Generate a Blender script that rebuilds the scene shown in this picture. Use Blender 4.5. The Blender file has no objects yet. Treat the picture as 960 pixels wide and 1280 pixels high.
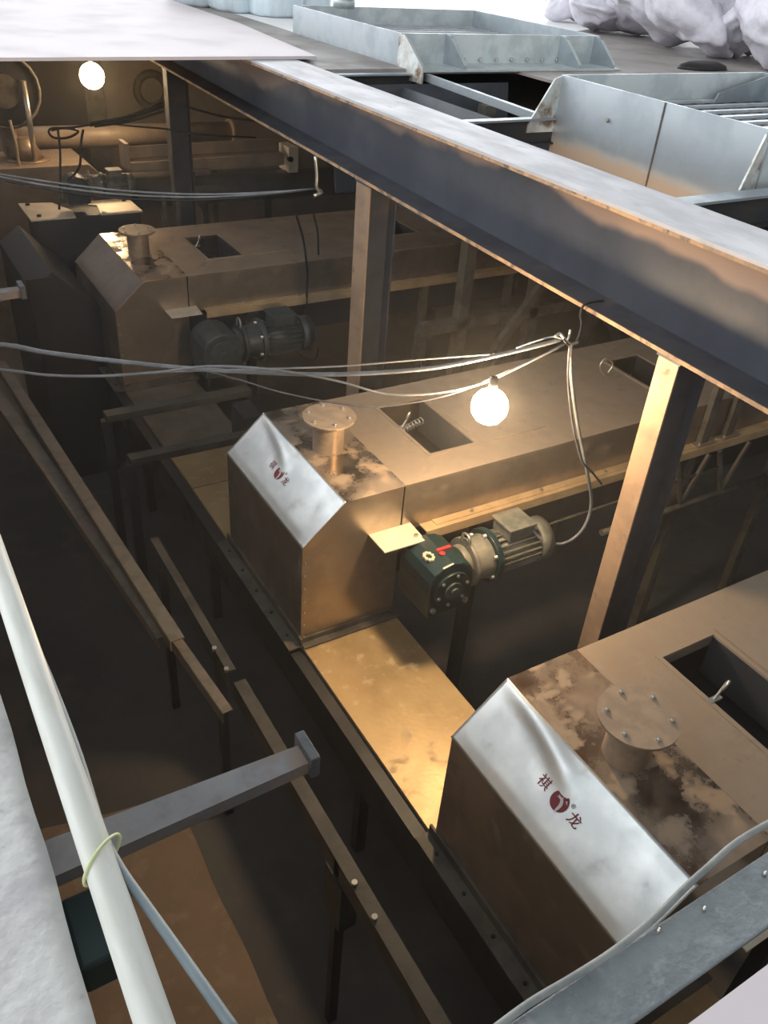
import bpy, math, random
from mathutils import Vector, Matrix, noise
random.seed(7)
SC = bpy.context.scene
COL = SC.collection
ZC = 4.3            # height of the lens above the pit floor; all z below are written relative to the lens

# ------------------------------------------------------------------ camera
BR = ((0.8596339, -0.5060779, 0.0701047), (-0.2425704, -0.5250409, -0.8157767), (0.4496544, 0.6842640, -0.5741025))
FPX = 1055.53
cd = bpy.data.cameras.new('camera'); cam = bpy.data.objects.new('camera', cd); COL.objects.link(cam)
r, d, f = (Vector(v) for v in BR)
M = Matrix((r, -d, -f)).transposed().to_4x4(); M.translation = (0, 0, ZC)
cam.matrix_world = M
cd.sensor_fit = 'VERTICAL'; cd.sensor_height = 32; cd.lens = FPX / 1280 * 32
cd.clip_start = .02; cd.clip_end = 200
SC.camera = cam
SC.view_settings.view_transform = 'Standard'; SC.view_settings.look = 'None'
SC.view_settings.gamma = 1; SC.view_settings.use_curve_mapping = False
SC.view_settings.exposure = 0.0

def ray(px, py):
    return Vector(BR[0]) * ((px - 480) / FPX) + Vector(BR[1]) * ((py - 640) / FPX) + Vector(BR[2])
def atY(px, py, Y): v = ray(px, py); return v * (Y / v.y)
def atX(px, py, X): v = ray(px, py); return v * (X / v.x)
def atZ(px, py, Z): v = ray(px, py); return v * (Z / v.z)

# ------------------------------------------------------------------ world: a hall, dark roof overhead, daylight from its open sides
w = bpy.data.worlds.new('World'); SC.world = w; w.use_nodes = True
nt = w.node_tree; nt.nodes.clear()
def N(t, **k):
    n = nt.nodes.new(t)
    for a, b in k.items(): setattr(n, a, b)
    return n
def mth(op, a, b=None, clamp=False):
    n = nt.nodes.new('ShaderNodeMath'); n.operation = op; n.use_clamp = clamp
    for i, v in enumerate((a, b)):
        if v is None: continue
        if isinstance(v, (int, float)): n.inputs[i].default_value = v
        else: nt.links.new(v, n.inputs[i])
    return n.outputs[0]
tc = N('ShaderNodeTexCoord'); sx = N('ShaderNodeSeparateXYZ'); nt.links.new(tc.outputs['Generated'], sx.inputs[0])
X, Y, Z = sx.outputs
def ramp(src, pts):
    rp = N('ShaderNodeValToRGB'); nt.links.new(src, rp.inputs[0]); e = rp.color_ramp.elements
    while len(e) < len(pts): e.new(.5)
    for el, (p, v) in zip(e, pts): el.position = p; el.color = (v, v, v, 1)
    return rp.outputs[0]
far = mth('MULTIPLY', ramp(Z, [(0, 1), (.22, .85), (.42, .28), (.6, .0)]), mth('ADD', mth('MULTIPLY', mth('ADD', mth('MULTIPLY', Y, .85), mth('MULTIPLY', X, .5)), 1.0, True), .12))
left = mth('MULTIPLY', ramp(Z, [(.1, .35), (.35, .8), (.6, 1), (.78, .5), (.9, .0)]), mth('MULTIPLY', X, -1.25, True))
tot = mth('ADD', mth('ADD', mth('MULTIPLY', far, 7.0), mth('MULTIPLY', left, 2.3)), .24)
bg = N('ShaderNodeBackground'); bg.inputs[0].default_value = (.93, .97, 1.0, 1)
nt.links.new(tot, bg.inputs[1])
wo = N('ShaderNodeOutputWorld'); nt.links.new(bg.outputs[0], wo.inputs[0])

# ------------------------------------------------------------------ materials
MATS = {}
def mat(name, c1, c2=None, rough=.5, rough2=None, metal=0., metal2=None, scale=6., contrast=(.4, .62), bump=.0, bscale=60., c3=None, scale3=2.2, con3=(.5, .65), stretch=(1, 1, 1), emit=None, rough3=.8, metal3=0., spec=.5, zband=None):
    m = bpy.data.materials.new(name); m.use_nodes = True; t = m.node_tree; L = t.links
    b = t.nodes['Principled BSDF']
    b.inputs['Specular IOR Level'].default_value = spec
    if emit:
        b.inputs['Base Color'].default_value = (*c1, 1); b.inputs['Emission Color'].default_value = (*c1, 1); b.inputs['Emission Strength'].default_value = emit
        MATS[name] = m; return m
    co = t.nodes.new('ShaderNodeTexCoord'); mp = t.nodes.new('ShaderNodeMapping'); L.new(co.outputs['Object'], mp.inputs[0]); mp.inputs['Scale'].default_value = stretch
    def nz(s, lo, hi, det=6):
        n = t.nodes.new('ShaderNodeTexNoise'); n.inputs['Scale'].default_value = s; n.inputs['Detail'].default_value = det; n.inputs['Roughness'].default_value = .62
        L.new(mp.outputs[0], n.inputs['Vector'])
        q = t.nodes.new('ShaderNodeMapRange'); q.inputs[1].default_value = lo; q.inputs[2].default_value = hi; q.interpolation_type = 'SMOOTHSTEP'
        L.new(n.outputs['Fac'], q.inputs[0]); return q.outputs[0]
    def mixc(fac, a, bb):
        n = t.nodes.new('ShaderNodeMix'); n.data_type = 'RGBA'; L.new(fac, n.inputs[0])
        for i, v in ((6, a), (7, bb)):
            if isinstance(v, tuple): n.inputs[i].default_value = (*v, 1)
            else: L.new(v, n.inputs[i])
        return n.outputs[2]
    def mixf(fac, a, bb):
        n = t.nodes.new('ShaderNodeMix'); n.data_type = 'FLOAT'; L.new(fac, n.inputs[0])
        for i, v in ((2, a), (3, bb)):
            if isinstance(v, (int, float)): n.inputs[i].default_value = v
            else: L.new(v, n.inputs[i])
        return n.outputs[0]
    c2 = c2 or tuple(v * .75 for v in c1)
    fa = nz(scale, *contrast)
    c = mixc(fa, c1, c2); rr = mixf(fa, rough, rough if rough2 is None else rough2); mm = mixf(fa, metal, metal if metal2 is None else metal2)
    if c3:
        fb = nz(scale3, *con3)
        if zband:
            n1 = t.nodes.new('ShaderNodeTexNoise'); n1.inputs['Scale'].default_value = scale3; n1.inputs['Detail'].default_value = 4; L.new(mp.outputs[0], n1.inputs['Vector'])
            sp = t.nodes.new('ShaderNodeSeparateXYZ'); L.new(co.outputs['Object'], sp.inputs[0])
            m0 = t.nodes.new('ShaderNodeMath'); m0.operation = 'MULTIPLY'; L.new(n1.outputs['Fac'], m0.inputs[0]); m0.inputs[1].default_value = zband[2]
            m1 = t.nodes.new('ShaderNodeMath'); m1.operation = 'MULTIPLY_ADD'; L.new(sp.outputs[2], m1.inputs[0]); m1.inputs[1].default_value = zband[3]; L.new(m0.outputs[0], m1.inputs[2])
            q1 = t.nodes.new('ShaderNodeMapRange'); q1.interpolation_type = 'SMOOTHSTEP'; q1.inputs[1].default_value = zband[0]; q1.inputs[2].default_value = zband[1]; L.new(m1.outputs[0], q1.inputs[0]); fb = q1.outputs[0]
        c = mixc(fb, c, c3); rr = mixf(fb, rr, rough3); mm = mixf(fb, mm, metal3)
    L.new(c, b.inputs['Base Color']); L.new(rr, b.inputs['Roughness']); L.new(mm, b.inputs['Metallic'])
    if bump:
        n = t.nodes.new('ShaderNodeTexNoise'); n.inputs['Scale'].default_value = bscale; n.inputs['Detail'].default_value = 5; L.new(mp.outputs[0], n.inputs['Vector'])
        bp = t.nodes.new('ShaderNodeBump'); bp.inputs['Strength'].default_value = bump; bp.inputs['Distance'].default_value = .02
        L.new(n.outputs['Fac'], bp.inputs['Height']); L.new(bp.outputs[0], b.inputs['Normal'])
    MATS[name] = m; return m

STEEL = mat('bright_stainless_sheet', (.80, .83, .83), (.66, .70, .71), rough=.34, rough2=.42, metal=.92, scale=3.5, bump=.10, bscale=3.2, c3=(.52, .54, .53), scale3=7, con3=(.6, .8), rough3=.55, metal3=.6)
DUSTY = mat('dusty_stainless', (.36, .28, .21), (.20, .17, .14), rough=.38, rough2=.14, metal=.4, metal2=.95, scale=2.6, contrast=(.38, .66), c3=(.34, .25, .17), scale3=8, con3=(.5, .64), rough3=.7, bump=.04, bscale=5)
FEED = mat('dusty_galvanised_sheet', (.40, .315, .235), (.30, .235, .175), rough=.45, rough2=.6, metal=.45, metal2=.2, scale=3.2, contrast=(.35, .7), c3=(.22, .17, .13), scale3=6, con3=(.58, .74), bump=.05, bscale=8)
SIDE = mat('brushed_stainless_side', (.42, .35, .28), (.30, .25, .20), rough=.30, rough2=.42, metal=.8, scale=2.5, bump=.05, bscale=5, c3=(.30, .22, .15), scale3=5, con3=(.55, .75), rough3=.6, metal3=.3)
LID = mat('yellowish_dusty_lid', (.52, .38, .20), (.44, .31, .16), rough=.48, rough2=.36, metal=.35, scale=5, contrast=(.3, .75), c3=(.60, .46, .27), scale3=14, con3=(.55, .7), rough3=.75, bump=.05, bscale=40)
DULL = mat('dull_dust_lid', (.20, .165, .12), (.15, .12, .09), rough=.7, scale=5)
DARK = mat('dark_painted_steel', (.032, .034, .038), (.020, .022, .026), rough=.5, scale=6, c3=(.05, .045, .04), scale3=3, con3=(.5, .7))
FRAME = mat('grimy_frame_steel', (.15, .135, .115), (.09, .082, .075), rough=.6, metal=.25, scale=7, c3=(.13, .13, .075), scale3=5, con3=(.52, .66))
GWEB = mat('rust_banded_steel', (.052, .058, .074), (.036, .041, .055), rough=.50, rough2=.62, metal=.3, scale=2.5, c3=(.22, .165, .14), scale3=1.6, zband=(.60, .65, .5, 1), stretch=(1, .55, .5), bump=.05, bscale=30)
RAILM = mat('dull_rail_steel', (.085, .08, .07), (.055, .052, .046), rough=.6, metal=.2, scale=7)
GIRD = mat('mill_scale_steel', (.060, .066, .080), (.040, .045, .058), rough=.50, rough2=.62, metal=.3, scale=2.5, c3=(.10, .085, .075), scale3=3, con3=(.56, .7), bump=.05, bscale=30)
GTOP = mat('worn_bare_steel', (.47, .46, .48), (.40, .395, .41), rough=.5, rough2=.6, metal=.4, scale=9, contrast=(.3, .7), stretch=(1, .35, 1), c3=(.33, .32, .32), scale3=16, con3=(.58, .75), rough3=.7, bump=.05, bscale=40)
RUSTLIT = mat('rusty_lamplit_edge', (.42, .26, .14), (.26, .17, .11), rough=.75, scale=9, c3=(.12, .09, .07), scale3=14)
GALV = mat('galvanised_sheet', (.44, .48, .51), (.34, .38, .41), rough=.38, rough2=.5, metal=.7, scale=3.5, c3=(.34, .29, .24), scale3=1.6, con3=(.6, .72), bump=.04, bscale=8)
GALVB = mat('galvanised_tan_foot', (.46, .50, .53), (.37, .41, .44), rough=.38, rough2=.5, metal=.65, scale=3.5, c3=(.38, .30, .235), scale3=3, zband=(-.83, -.74, .16, -1), bump=.04, bscale=8)
GALVL = mat('pale_galvanised_sheet', (.66, .71, .71), (.52, .57, .58), rough=.4, rough2=.55, metal=.5, scale=5, c3=(.36, .30, .25), scale3=5, con3=(.66, .78), bump=.04, bscale=8)
GRATE = mat('galvanised_bar', (.75, .78, .80), (.6, .63, .65), rough=.4, metal=.6)
PLATE = mat('pinkish_grey_sheet', (.68, .61, .63), (.655, .585, .605), rough=.56, rough2=.60, metal=.15, scale=2, contrast=(.3, .75), c3=(.64, .57, .585), scale3=2, rough3=.62, bump=.01, bscale=12)
DECK = mat('grey_brown_deck_plate', (.34, .31, .29), (.26, .235, .22), rough=.55, rough2=.7, metal=.2, scale=1.6)
CONC = mat('smooth_cement', (.60, .60, .58), (.46, .445, .45), rough=.8, scale=6, contrast=(.42, .6), c3=(.36, .35, .34), scale3=16, con3=(.58, .76), bump=.6, bscale=14)
HALL = mat('pale_hall_floor', (.88, .88, .88), (.84, .84, .84), rough=.5, scale=1)
PITF = mat('dark_pit_floor', (.12, .118, .115), (.095, .093, .092), rough=.85, scale=1.3, c3=(.135, .125, .115), scale3=4, con3=(.5, .7), bump=.1)
PITW = mat('grimy_pit_wall', (.30, .26, .21), (.22, .19, .155), rough=.8, scale=1.0)
FLRB = mat('brown_floor_tone', (.30, .22, .16), (.24, .175, .13), rough=.8, scale=3, c3=(.34, .26, .19), scale3=6)
PVC = mat('white_plastic_conduit', (.80, .81, .76), (.72, .73, .66), rough=.35, scale=5, stretch=(6, 1, 6))
RUBB = mat('grey_cable', (.20, .25, .27), (.15, .19, .21), rough=.5)
WIRE = mat('dark_cable', (.10, .10, .11), (.07, .07, .08), rough=.35)
BLK = mat('black_cable', (.012, .012, .013), (.01, .01, .01), rough=.45)
TIE = mat('yellow_green_tie', (.62, .68, .35), rough=.5)
TEAL = mat('dark_teal_paint', (.006, .026, .030), (.004, .018, .021), rough=.38, scale=12, spec=.6)
MOTG = mat('dusty_grey_green_motor', (.20, .19, .155), (.11, .12, .11), rough=.6, scale=10, metal=.2)
MOTB = mat('dusty_dark_teal_motor', (.05, .065, .07), (.035, .045, .05), rough=.5, scale=12)
BOLT = mat('zinc_bolt', (.62, .60, .55), (.45, .43, .4), rough=.35, metal=.85)
RED = mat('red_mark', (.60, .03, .03), rough=.5)
CREAM = mat('cream_mark', (.65, .60, .42), rough=.5)
MAROON = mat('maroon_print', (.20, .012, .030), (.18, .010, .026), rough=.55)
WHITEP = mat('white_print', (.72, .72, .71), rough=.5)
GREYP = mat('grey_print', (.35, .30, .30), rough=.5)
SACK = mat('white_woven_plastic', (.66, .64, .70), (.56, .54, .61), rough=.6, scale=7, bump=.4, bscale=14)
SACKB = mat('pale_blue_plastic', (.66, .75, .80), (.55, .64, .70), rough=.45, scale=4, bump=.4, bscale=9, stretch=(2, 2, .5))
GLOW = mat('lit_bulb', (1.0, .70, .39), emit=340)
BLACKISH = mat('blackened_sheet', (.018, .016, .015), (.012, .011, .010), rough=.6)
GLOW2 = mat('lit_far_bulb', (1.0, .70, .39), emit=75)
SOCK = mat('bulb_socket', (.05, .05, .05), rough=.5)
HOSE = mat('grey_hose', (.22, .23, .22), (.15, .16, .16), rough=.6, scale=14)

# ------------------------------------------------------------------ mesh builder (x, y, z relative to the lens)
class MB:
    def __init__(s): s.v = []; s.f = []; s.m = []; s.sm = []
    def add(s, vs, fs, mi=0, smooth=False):
        o = len(s.v); s.v += [tuple(v) for v in vs]
        for q in fs: s.f.append(tuple(i + o for i in q)); s.m.append(mi); s.sm.append(smooth)
    def box(s, x0, x1, y0, y1, z0, z1, mi=0):
        x0, x1 = min(x0, x1), max(x0, x1); y0, y1 = min(y0, y1), max(y0, y1); z0, z1 = min(z0, z1), max(z0, z1)
        s.add([(x0, y0, z0), (x1, y0, z0), (x1, y1, z0), (x0, y1, z0), (x0, y0, z1), (x1, y0, z1), (x1, y1, z1), (x0, y1, z1)],
              [(0, 3, 2, 1), (4, 5, 6, 7), (0, 1, 5, 4), (1, 2, 6, 5), (2, 3, 7, 6), (3, 0, 4, 7)], mi); return s
    def prism(s, pts, a, b, axis='y', mi=0):
        # pts: polygon; axis y -> (x,z) ; x -> (y,z) ; z -> (x,y)
        def P(p, t): return {'y': (p[0], t, p[1]), 'x': (t, p[0], p[1]), 'z': (p[0], p[1], t)}[axis]
        n = len(pts); vs = [P(p, a) for p in pts] + [P(p, b) for p in pts]
        fs = [tuple(range(n)), tuple(range(2 * n - 1, n - 1, -1))] + [(i, i + n, (i + 1) % n + n, (i + 1) % n) for i in range(n)]
        s.add(vs, fs, mi); return s
    def slab(s, quad, th, up=(0, 0, 1)):
        # a sheet of thickness th under the given polygon (list of 3d points)
        n = len(quad); u = Vector(up) * th
        vs = [Vector(q) for q in quad]; vs += [v - u for v in vs]
        s.add(vs, [tuple(range(n)), tuple(range(2 * n - 1, n - 1, -1))] + [(i, i + n, (i + 1) % n + n, (i + 1) % n) for i in range(n)]); return s
    def cyl(s, a, b, ra, rb=None, n=20, cap=True, smooth=True, mi=0):
        a = Vector(a); b = Vector(b); rb = ra if rb is None else rb
        ax = (b - a).normalized(); u = ax.orthogonal().normalized(); v = ax.cross(u)
        vs = []
        for c, rr in ((a, ra), (b, rb)):
            for i in range(n):
                t = 2 * math.pi * i / n; vs.append(c + (u * math.cos(t) + v * math.sin(t)) * rr)
        s.add(vs, [(i, (i + 1) % n, (i + 1) % n + n, i + n) for i in range(n)], mi, smooth)
        if cap: s.add(vs, [tuple(range(n - 1, -1, -1)), tuple(range(n, 2 * n))], mi)
        return s
    def tube(s, pts, rad, n=8, sub=6, closed=False):
        P = [Vector(p) for p in pts]
        if sub > 1 and len(P) > 2:
            Q = []; L = len(P)
            for i in range(L if closed else L - 1):
                if closed: p0, p1, p2, p3 = P[i - 1], P[i], P[(i + 1) % L], P[(i + 2) % L]
                else: p0, p1, p2, p3 = P[max(i - 1, 0)], P[i], P[i + 1], P[min(i + 2, L - 1)]
                for k in range(sub):
                    t = k / sub
                    Q.append(.5 * ((2 * p1) + (p2 - p0) * t + (2 * p0 - 5 * p1 + 4 * p2 - p3) * t * t + (3 * p1 - p0 - 3 * p2 + p3) * t ** 3))
            if not closed: Q.append(P[-1])
            P = Q
        vs = []; L = len(P); u = None
        for i, p in enumerate(P):
            if closed: t = P[(i + 1) % L] - P[i - 1]
            else: t = P[min(i + 1, L - 1)] - P[max(i - 1, 0)]
            t.normalize()
            u = t.orthogonal().normalized() if u is None else (u - t * u.dot(t)).normalized()
            w2 = t.cross(u)
            for k in range(n):
                a = 2 * math.pi * k / n; vs.append(p + (u * math.cos(a) + w2 * math.sin(a)) * rad)
        fs = [(i * n + k, i * n + (k + 1) % n, (i + 1) * n + (k + 1) % n, (i + 1) * n + k) for i in range(L - 1) for k in range(n)]
        if closed: fs += [((L - 1) * n + k, (L - 1) * n + (k + 1) % n, (k + 1) % n, k) for k in range(n)]
        else: s.add(vs, [tuple(range(n - 1, -1, -1)), tuple(range((L - 1) * n, L * n))])
        s.add(vs, fs, 0, True); return s
    def bar(s, a, b, wd, th, up=(0, 0, 1)):
        # rectangular bar from a to b, wd across, th along up
        a = Vector(a); b = Vector(b); ax = (b - a).normalized(); u = Vector(up); u = (u - ax * u.dot(ax)).normalized(); v = ax.cross(u)
        vs = [c + v * (wd / 2 * i) + u * (th / 2 * j) for c in (a, b) for i, j in ((-1, -1), (1, -1), (1, 1), (-1, 1))]
        s.add(vs, [(3, 2, 1, 0), (4, 5, 6, 7), (0, 1, 5, 4), (1, 2, 6, 5), (2, 3, 7, 6), (3, 0, 4, 7)]); return s
    def build(s, name, m, parent=None, bevel=0, mats=None):
        me = bpy.data.meshes.new(name)
        off = Vector((0, 0, ZC))
        if parent is not None:
            q = parent
            while q is not None: off = off - q.location; q = q.parent
            base = Vector((0, 0, 0))
        else:
            xs = [v[0] for v in s.v]; ys = [v[1] for v in s.v]; zs = [v[2] for v in s.v]
            base = Vector(((min(xs) + max(xs)) / 2, (min(ys) + max(ys)) / 2, min(zs) + ZC)); off = off - base
        me.from_pydata([(Vector(v) + off)[:] for v in s.v], [], s.f)
        for mm in (mats or [m]): me.materials.append(mm)
        me.polygons.foreach_set('material_index', s.m); me.polygons.foreach_set('use_smooth', s.sm)
        me.validate(); me.update()
        import bmesh
        bm = bmesh.new(); bm.from_mesh(me); bmesh.ops.remove_doubles(bm, verts=bm.verts, dist=1e-5); bmesh.ops.recalc_face_normals(bm, faces=bm.faces); bm.to_mesh(me); bm.free()
        o = bpy.data.objects.new(name, me); COL.objects.link(o); o.location = base
        if parent is not None: o.parent = parent
        if bevel:
            bv = o.modifiers.new('bevel', 'BEVEL'); bv.width = bevel; bv.segments = 2; bv.limit_method = 'ANGLE'; bv.angle_limit = math.radians(40)
        return o
def tag(o, label=None, cat=None, group=None, kind=None):
    if label: o['label'] = label
    if cat: o['category'] = cat
    if group: o['group'] = group
    if kind: o['kind'] = kind
    return o
def empty(name, loc, label, cat, group=None):
    o = bpy.data.objects.new(name, None); COL.objects.link(o); o.location = (loc[0], loc[1], loc[2] + ZC); o.empty_display_size = .1
    return tag(o, label, cat, group)
def struct(name, mb, m, label=None, bevel=0): return tag(mb.build(name, m, bevel=bevel), label, name.split('_')[0], kind='structure')

FL = -4.3
HAZE = .012
# ------------------------------------------------------------------ setting
struct('floor', MB().box(-.2, 9, -1.0, 15, FL - .1, FL), PITF, 'dark grimy floor at the bottom of the pit')
struct('wall_left', MB().box(-.35, .0, -1.0, 14.9, FL, -1.42), PITW, 'grimy wall below the cement ledge on the left of the pit')
struct('wall_back', MB().box(-.2, 9, 12.2, 12.5, FL, -1.03), PITW, 'beige wall at the far end of the pit')
struct('wall_right', MB().box(8.5, 8.8, -1.0, 14, FL, -.97), PITW, 'grimy wall at the right end of the pit')
struct('wall_near', MB().box(-.2, 8.8, -1.0, -.8, FL, -1.3), PITW, 'wall of the pit below the near edge')

# cement ledge at left: a wavy top slab
def ledge():
    mb = MB(); nx, ny = 26, 90; vs = []
    for j in range(ny + 1):
        y = -.3 + 6.3 * j / ny
        e = .012 + .004 * noise.noise(Vector((0, y * 6, 0))) + .0015 * noise.noise(Vector((3, y * 30, 0)))
        for i in range(nx + 1):
            t = i / nx; x = -.9 + (e + .9) * t
            z = -1.30 + .004 * noise.noise(Vector((x * 9, y * 9, 0))) - (.006 * (max(0, t - .97) / .03) ** 2)
            vs.append((x, y, z))
    W = nx + 1
    fs = [(j * W + i, j * W + i + 1, (j + 1) * W + i + 1, (j + 1) * W + i) for j in range(ny) for i in range(nx)]
    mb.add(vs, fs, 0, True)
    ring = [j * W + nx for j in range(ny + 1)]
    lo = [(vs[k][0] - .004 + .004 * noise.noise(Vector((9, vs[k][1] * 14, 0))), vs[k][1], -1.44) for k in ring]
    mb.add([vs[k] for k in ring] + lo, [(j, j + 1, j + 1 + ny + 1, j + ny + 1) for j in range(ny)], 0, True)
    mb.add([(-.9, -.3, -1.44), (lo[0][0], -.3, -1.44), (lo[-1][0], 6, -1.44), (-.9, 6, -1.44)], [(0, 1, 2, 3)])
    return mb
struct('trim_left', ledge(), CONC, 'pale cement ledge along the left edge of the pit')

# pale sheet deck top left (lies on the girder), its slanted right edge
z = -.878
q0 = atZ(0, 73, z); q1 = atZ(396, 70, z)
struct('deck_near_left', MB().slab([(-2, q0.y - .05, z), tuple(q1), (3.30, 7.1, z), (3.42, 8.3, z), (3.46, 11.5, z), (-2, 11.5, z)], .021), PLATE, 'pinkish pale steel sheet laid over the far end of the girder')
# deck plates around the hoppers
DP = MB()
DP.slab([(3.06, 6.05, -.92), (3.86, 6.05, -.92), (3.86, 12.2, -.92), (3.06, 12.2, -.92)], .02)
DP.slab([(3.86, 5.93, -.92), (8.9, 5.93, -.92), (8.9, 6.16, -.92), (3.86, 6.16, -.92)], .02)
DP.slab([(5.95, 6.16, -.92), (8.9, 6.16, -.92), (8.9, 9.2, -.92), (7.3, 8.3, -.92), (5.95, 7.1, -.92)], .02)
DP.slab([(4.78, 4.37, -.92), (8.9, 4.37, -.92), (8.9, 5.93, -.92), (4.78, 5.93, -.92)], .02)
DP.slab([(5.65, -.6, -.92), (8.9, -.6, -.92), (8.9, 4.37, -.92), (5.65, 4.37, -.92)], .02)
struct('deck_plates', DP, DECK, 'grey brown steel deck plates around the hoppers')
struct('floor_hall', MB().box(8.9, 60, -20, 90, -1.02, -.925).box(-30, 8.9, 12.2, 90, -1.02, -.925).box(3.862, 8.9, 8.12, 12.2, -1.02, -.925).box(5.95, 8.9, 7.0, 8.12, -1.02, -.942), HALL, 'white blown out hall floor beyond the deck')
# near edge plate at bottom right
s = 1.2 / .92
struct('deck_near_right', MB().slab([(-.2, -.3, -1.2), (3, -.3, -1.2), (3, .222, -1.2), (-.2, .207, -1.2)], .012), PLATE, 'pinkish floor plate in the bottom right corner')

hz = MB().box(.02, 8.4, -.7, 12.1, FL + .02, -.99).build('dust_haze', None) if HAZE else None
if hz:
    hm = bpy.data.materials.new('thin_dust'); hm.use_nodes = True; t_ = hm.node_tree; t_.nodes.clear()
    vo = t_.nodes.new('ShaderNodeVolumeScatter'); vo.inputs['Density'].default_value = HAZE; vo.inputs['Anisotropy'].default_value = .6; vo.inputs['Color'].default_value = (.95, .93, .9, 1)
    oo = t_.nodes.new('ShaderNodeOutputMaterial'); t_.links.new(vo.outputs[0], oo.inputs['Volume']); hz.data.materials.clear(); hz.data.materials.append(hm)
    tag(hz, 'thin dust haze hanging in the pit', 'haze', kind='stuff')
# ------------------------------------------------------------------ steel frame: girder, columns, cross beams
def zb(y): return -1.395 + .0205 * (y - 1.5)
g = empty('steel_girder', (2.87, 1, -1.4), 'long dark steel I-beam running diagonally above the pit with a worn pale top', 'beam')
y0, y1 = -.4, 13.9
MB().box(2.70, 3.06, y0, y1, -.915, -.90).build('top_flange', GTOP, g)
MB().box(2.701, 3.059, y0, y1, -.931, -.9155).build('flange_edge', RUSTLIT, g)
def taper(x0, x1, a, b):
    mb = MB(); mb.add([(x0, y0, a(y0)), (x1, y0, a(y0)), (x1, y0, b(y0)), (x0, y0, b(y0)), (x0, y1, a(y1)), (x1, y1, a(y1)), (x1, y1, b(y1)), (x0, y1, b(y1))],
           [(0, 1, 2, 3), (7, 6, 5, 4), (0, 4, 5, 1), (1, 5, 6, 2), (2, 6, 7, 3), (3, 7, 4, 0)]); return mb
taper(2.868, 2.892, lambda y: zb(y) + .01, lambda y: -.93).build('web', GWEB, g)
taper(2.705, 3.06, zb, lambda y: zb(y) + .018).build('bottom_flange', GIRD, g)
taper(2.699, 2.7045, zb, lambda y: zb(y) + .018).build('flange_edge', RUSTLIT, g)  # lower edge: warm lamp light painted as a brown strip

def column(x, yc, ztop, label, wy=.11):
    c = empty('steel_column', (x + .1, yc, FL), label, 'column', 'columns under the girder')
    h = wy / 2
    MB().box(x, x + .009, yc - h, yc + h, FL, ztop).build('flange', FRAME if yc > 8 else LITFACE, c)  # warm lamp light on the left flange is put into its colour
    MB().box(x + .191, x + .2, yc - h, yc + h, FL, ztop).build('flange', GIRD, c)
    MB().box(x + .009, x + .191, yc - .005, yc + .005, FL, ztop).build('web', GIRD, c)
    MB().box(x - .05, x + .25, yc - .12, yc + .12, FL, FL + .015).build('base_plate', GIRD, c)
    MB().box(x - .004, x + .204, yc - h - .01, yc + h + .01, ztop - .012, ztop).build('cap_plate', GIRD, c)
LITFACE = mat('lamplit_column_face', (.36, .25, .17), (.27, .19, .135), rough=.55, metal=.3, scale=5, c3=(.18, .13, .10), scale3=9, con3=(.55, .7), bump=.06, bscale=30)
column(2.705, 2.10, zb(2.1), 'dark steel column with a brown edge coloured as lamplit between the near and middle feeders')
column(2.705, 4.66, zb(4.66), 'dusty steel column standing behind the middle feeder', .17)
column(2.705, 8.36, zb(8.36), 'dark steel column under the pale sheet, beside the far lamp')

def cross(xa, xb, yc, wy, zt, label, hh=.14):
    c = empty('cross_beam', (xa, yc, zt - hh), label, 'beam', 'cross beams beside the hoppers')
    MB().box(xa, xb, yc - wy / 2, yc + wy / 2, zt - .012, zt).build('top_flange', GALV, c)
    MB().box(xa, xb, yc - .005, yc + .005, zt - hh, zt - .012).build('web', DARK, c)
    MB().box(xa, xb, yc - wy / 2, yc + wy / 2, zt - hh - .01, zt - hh).build('bottom_flange', DARK, c)
cross(3.06, 5.62, 2.585, .10, -.92, 'grey cross beam at the near end of the big hopper')
cross(3.06, 3.80, 4.27, .06, -.92, 'grey cross beam at the far corner of the big hopper')
cross(3.06, 5.62, 1.80, .12, -.94, 'grey cross beam at the right edge of the photo behind the girder')
cross(3.06, 3.86, 6.00, .10, -.94, 'grey cross beam under the edge of the deck plate')
tag(MB().bar((3.90, 5.92, -.95), (3.78, 4.30, -.95), .035, .05).build('edge_angle', GALV), 'thin pale steel bar crossing the dark opening between the two hoppers', 'bar')
# dark chute plates seen in the opening between hoppers
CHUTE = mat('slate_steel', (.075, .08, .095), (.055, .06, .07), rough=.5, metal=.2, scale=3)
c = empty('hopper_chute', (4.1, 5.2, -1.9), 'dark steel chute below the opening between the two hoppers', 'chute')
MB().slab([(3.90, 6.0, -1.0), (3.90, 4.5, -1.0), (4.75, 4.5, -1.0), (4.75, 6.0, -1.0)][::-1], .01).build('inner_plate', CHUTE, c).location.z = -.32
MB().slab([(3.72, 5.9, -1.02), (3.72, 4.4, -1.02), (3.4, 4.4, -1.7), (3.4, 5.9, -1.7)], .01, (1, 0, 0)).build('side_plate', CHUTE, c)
MB().slab([(3.1, 5.9, -1.0), (4.7, 5.9, -1.0), (4.7, 5.75, -1.7), (3.1, 5.75, -1.7)], .01, (0, 1, 0)).build('end_plate', CHUTE, c)

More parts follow.
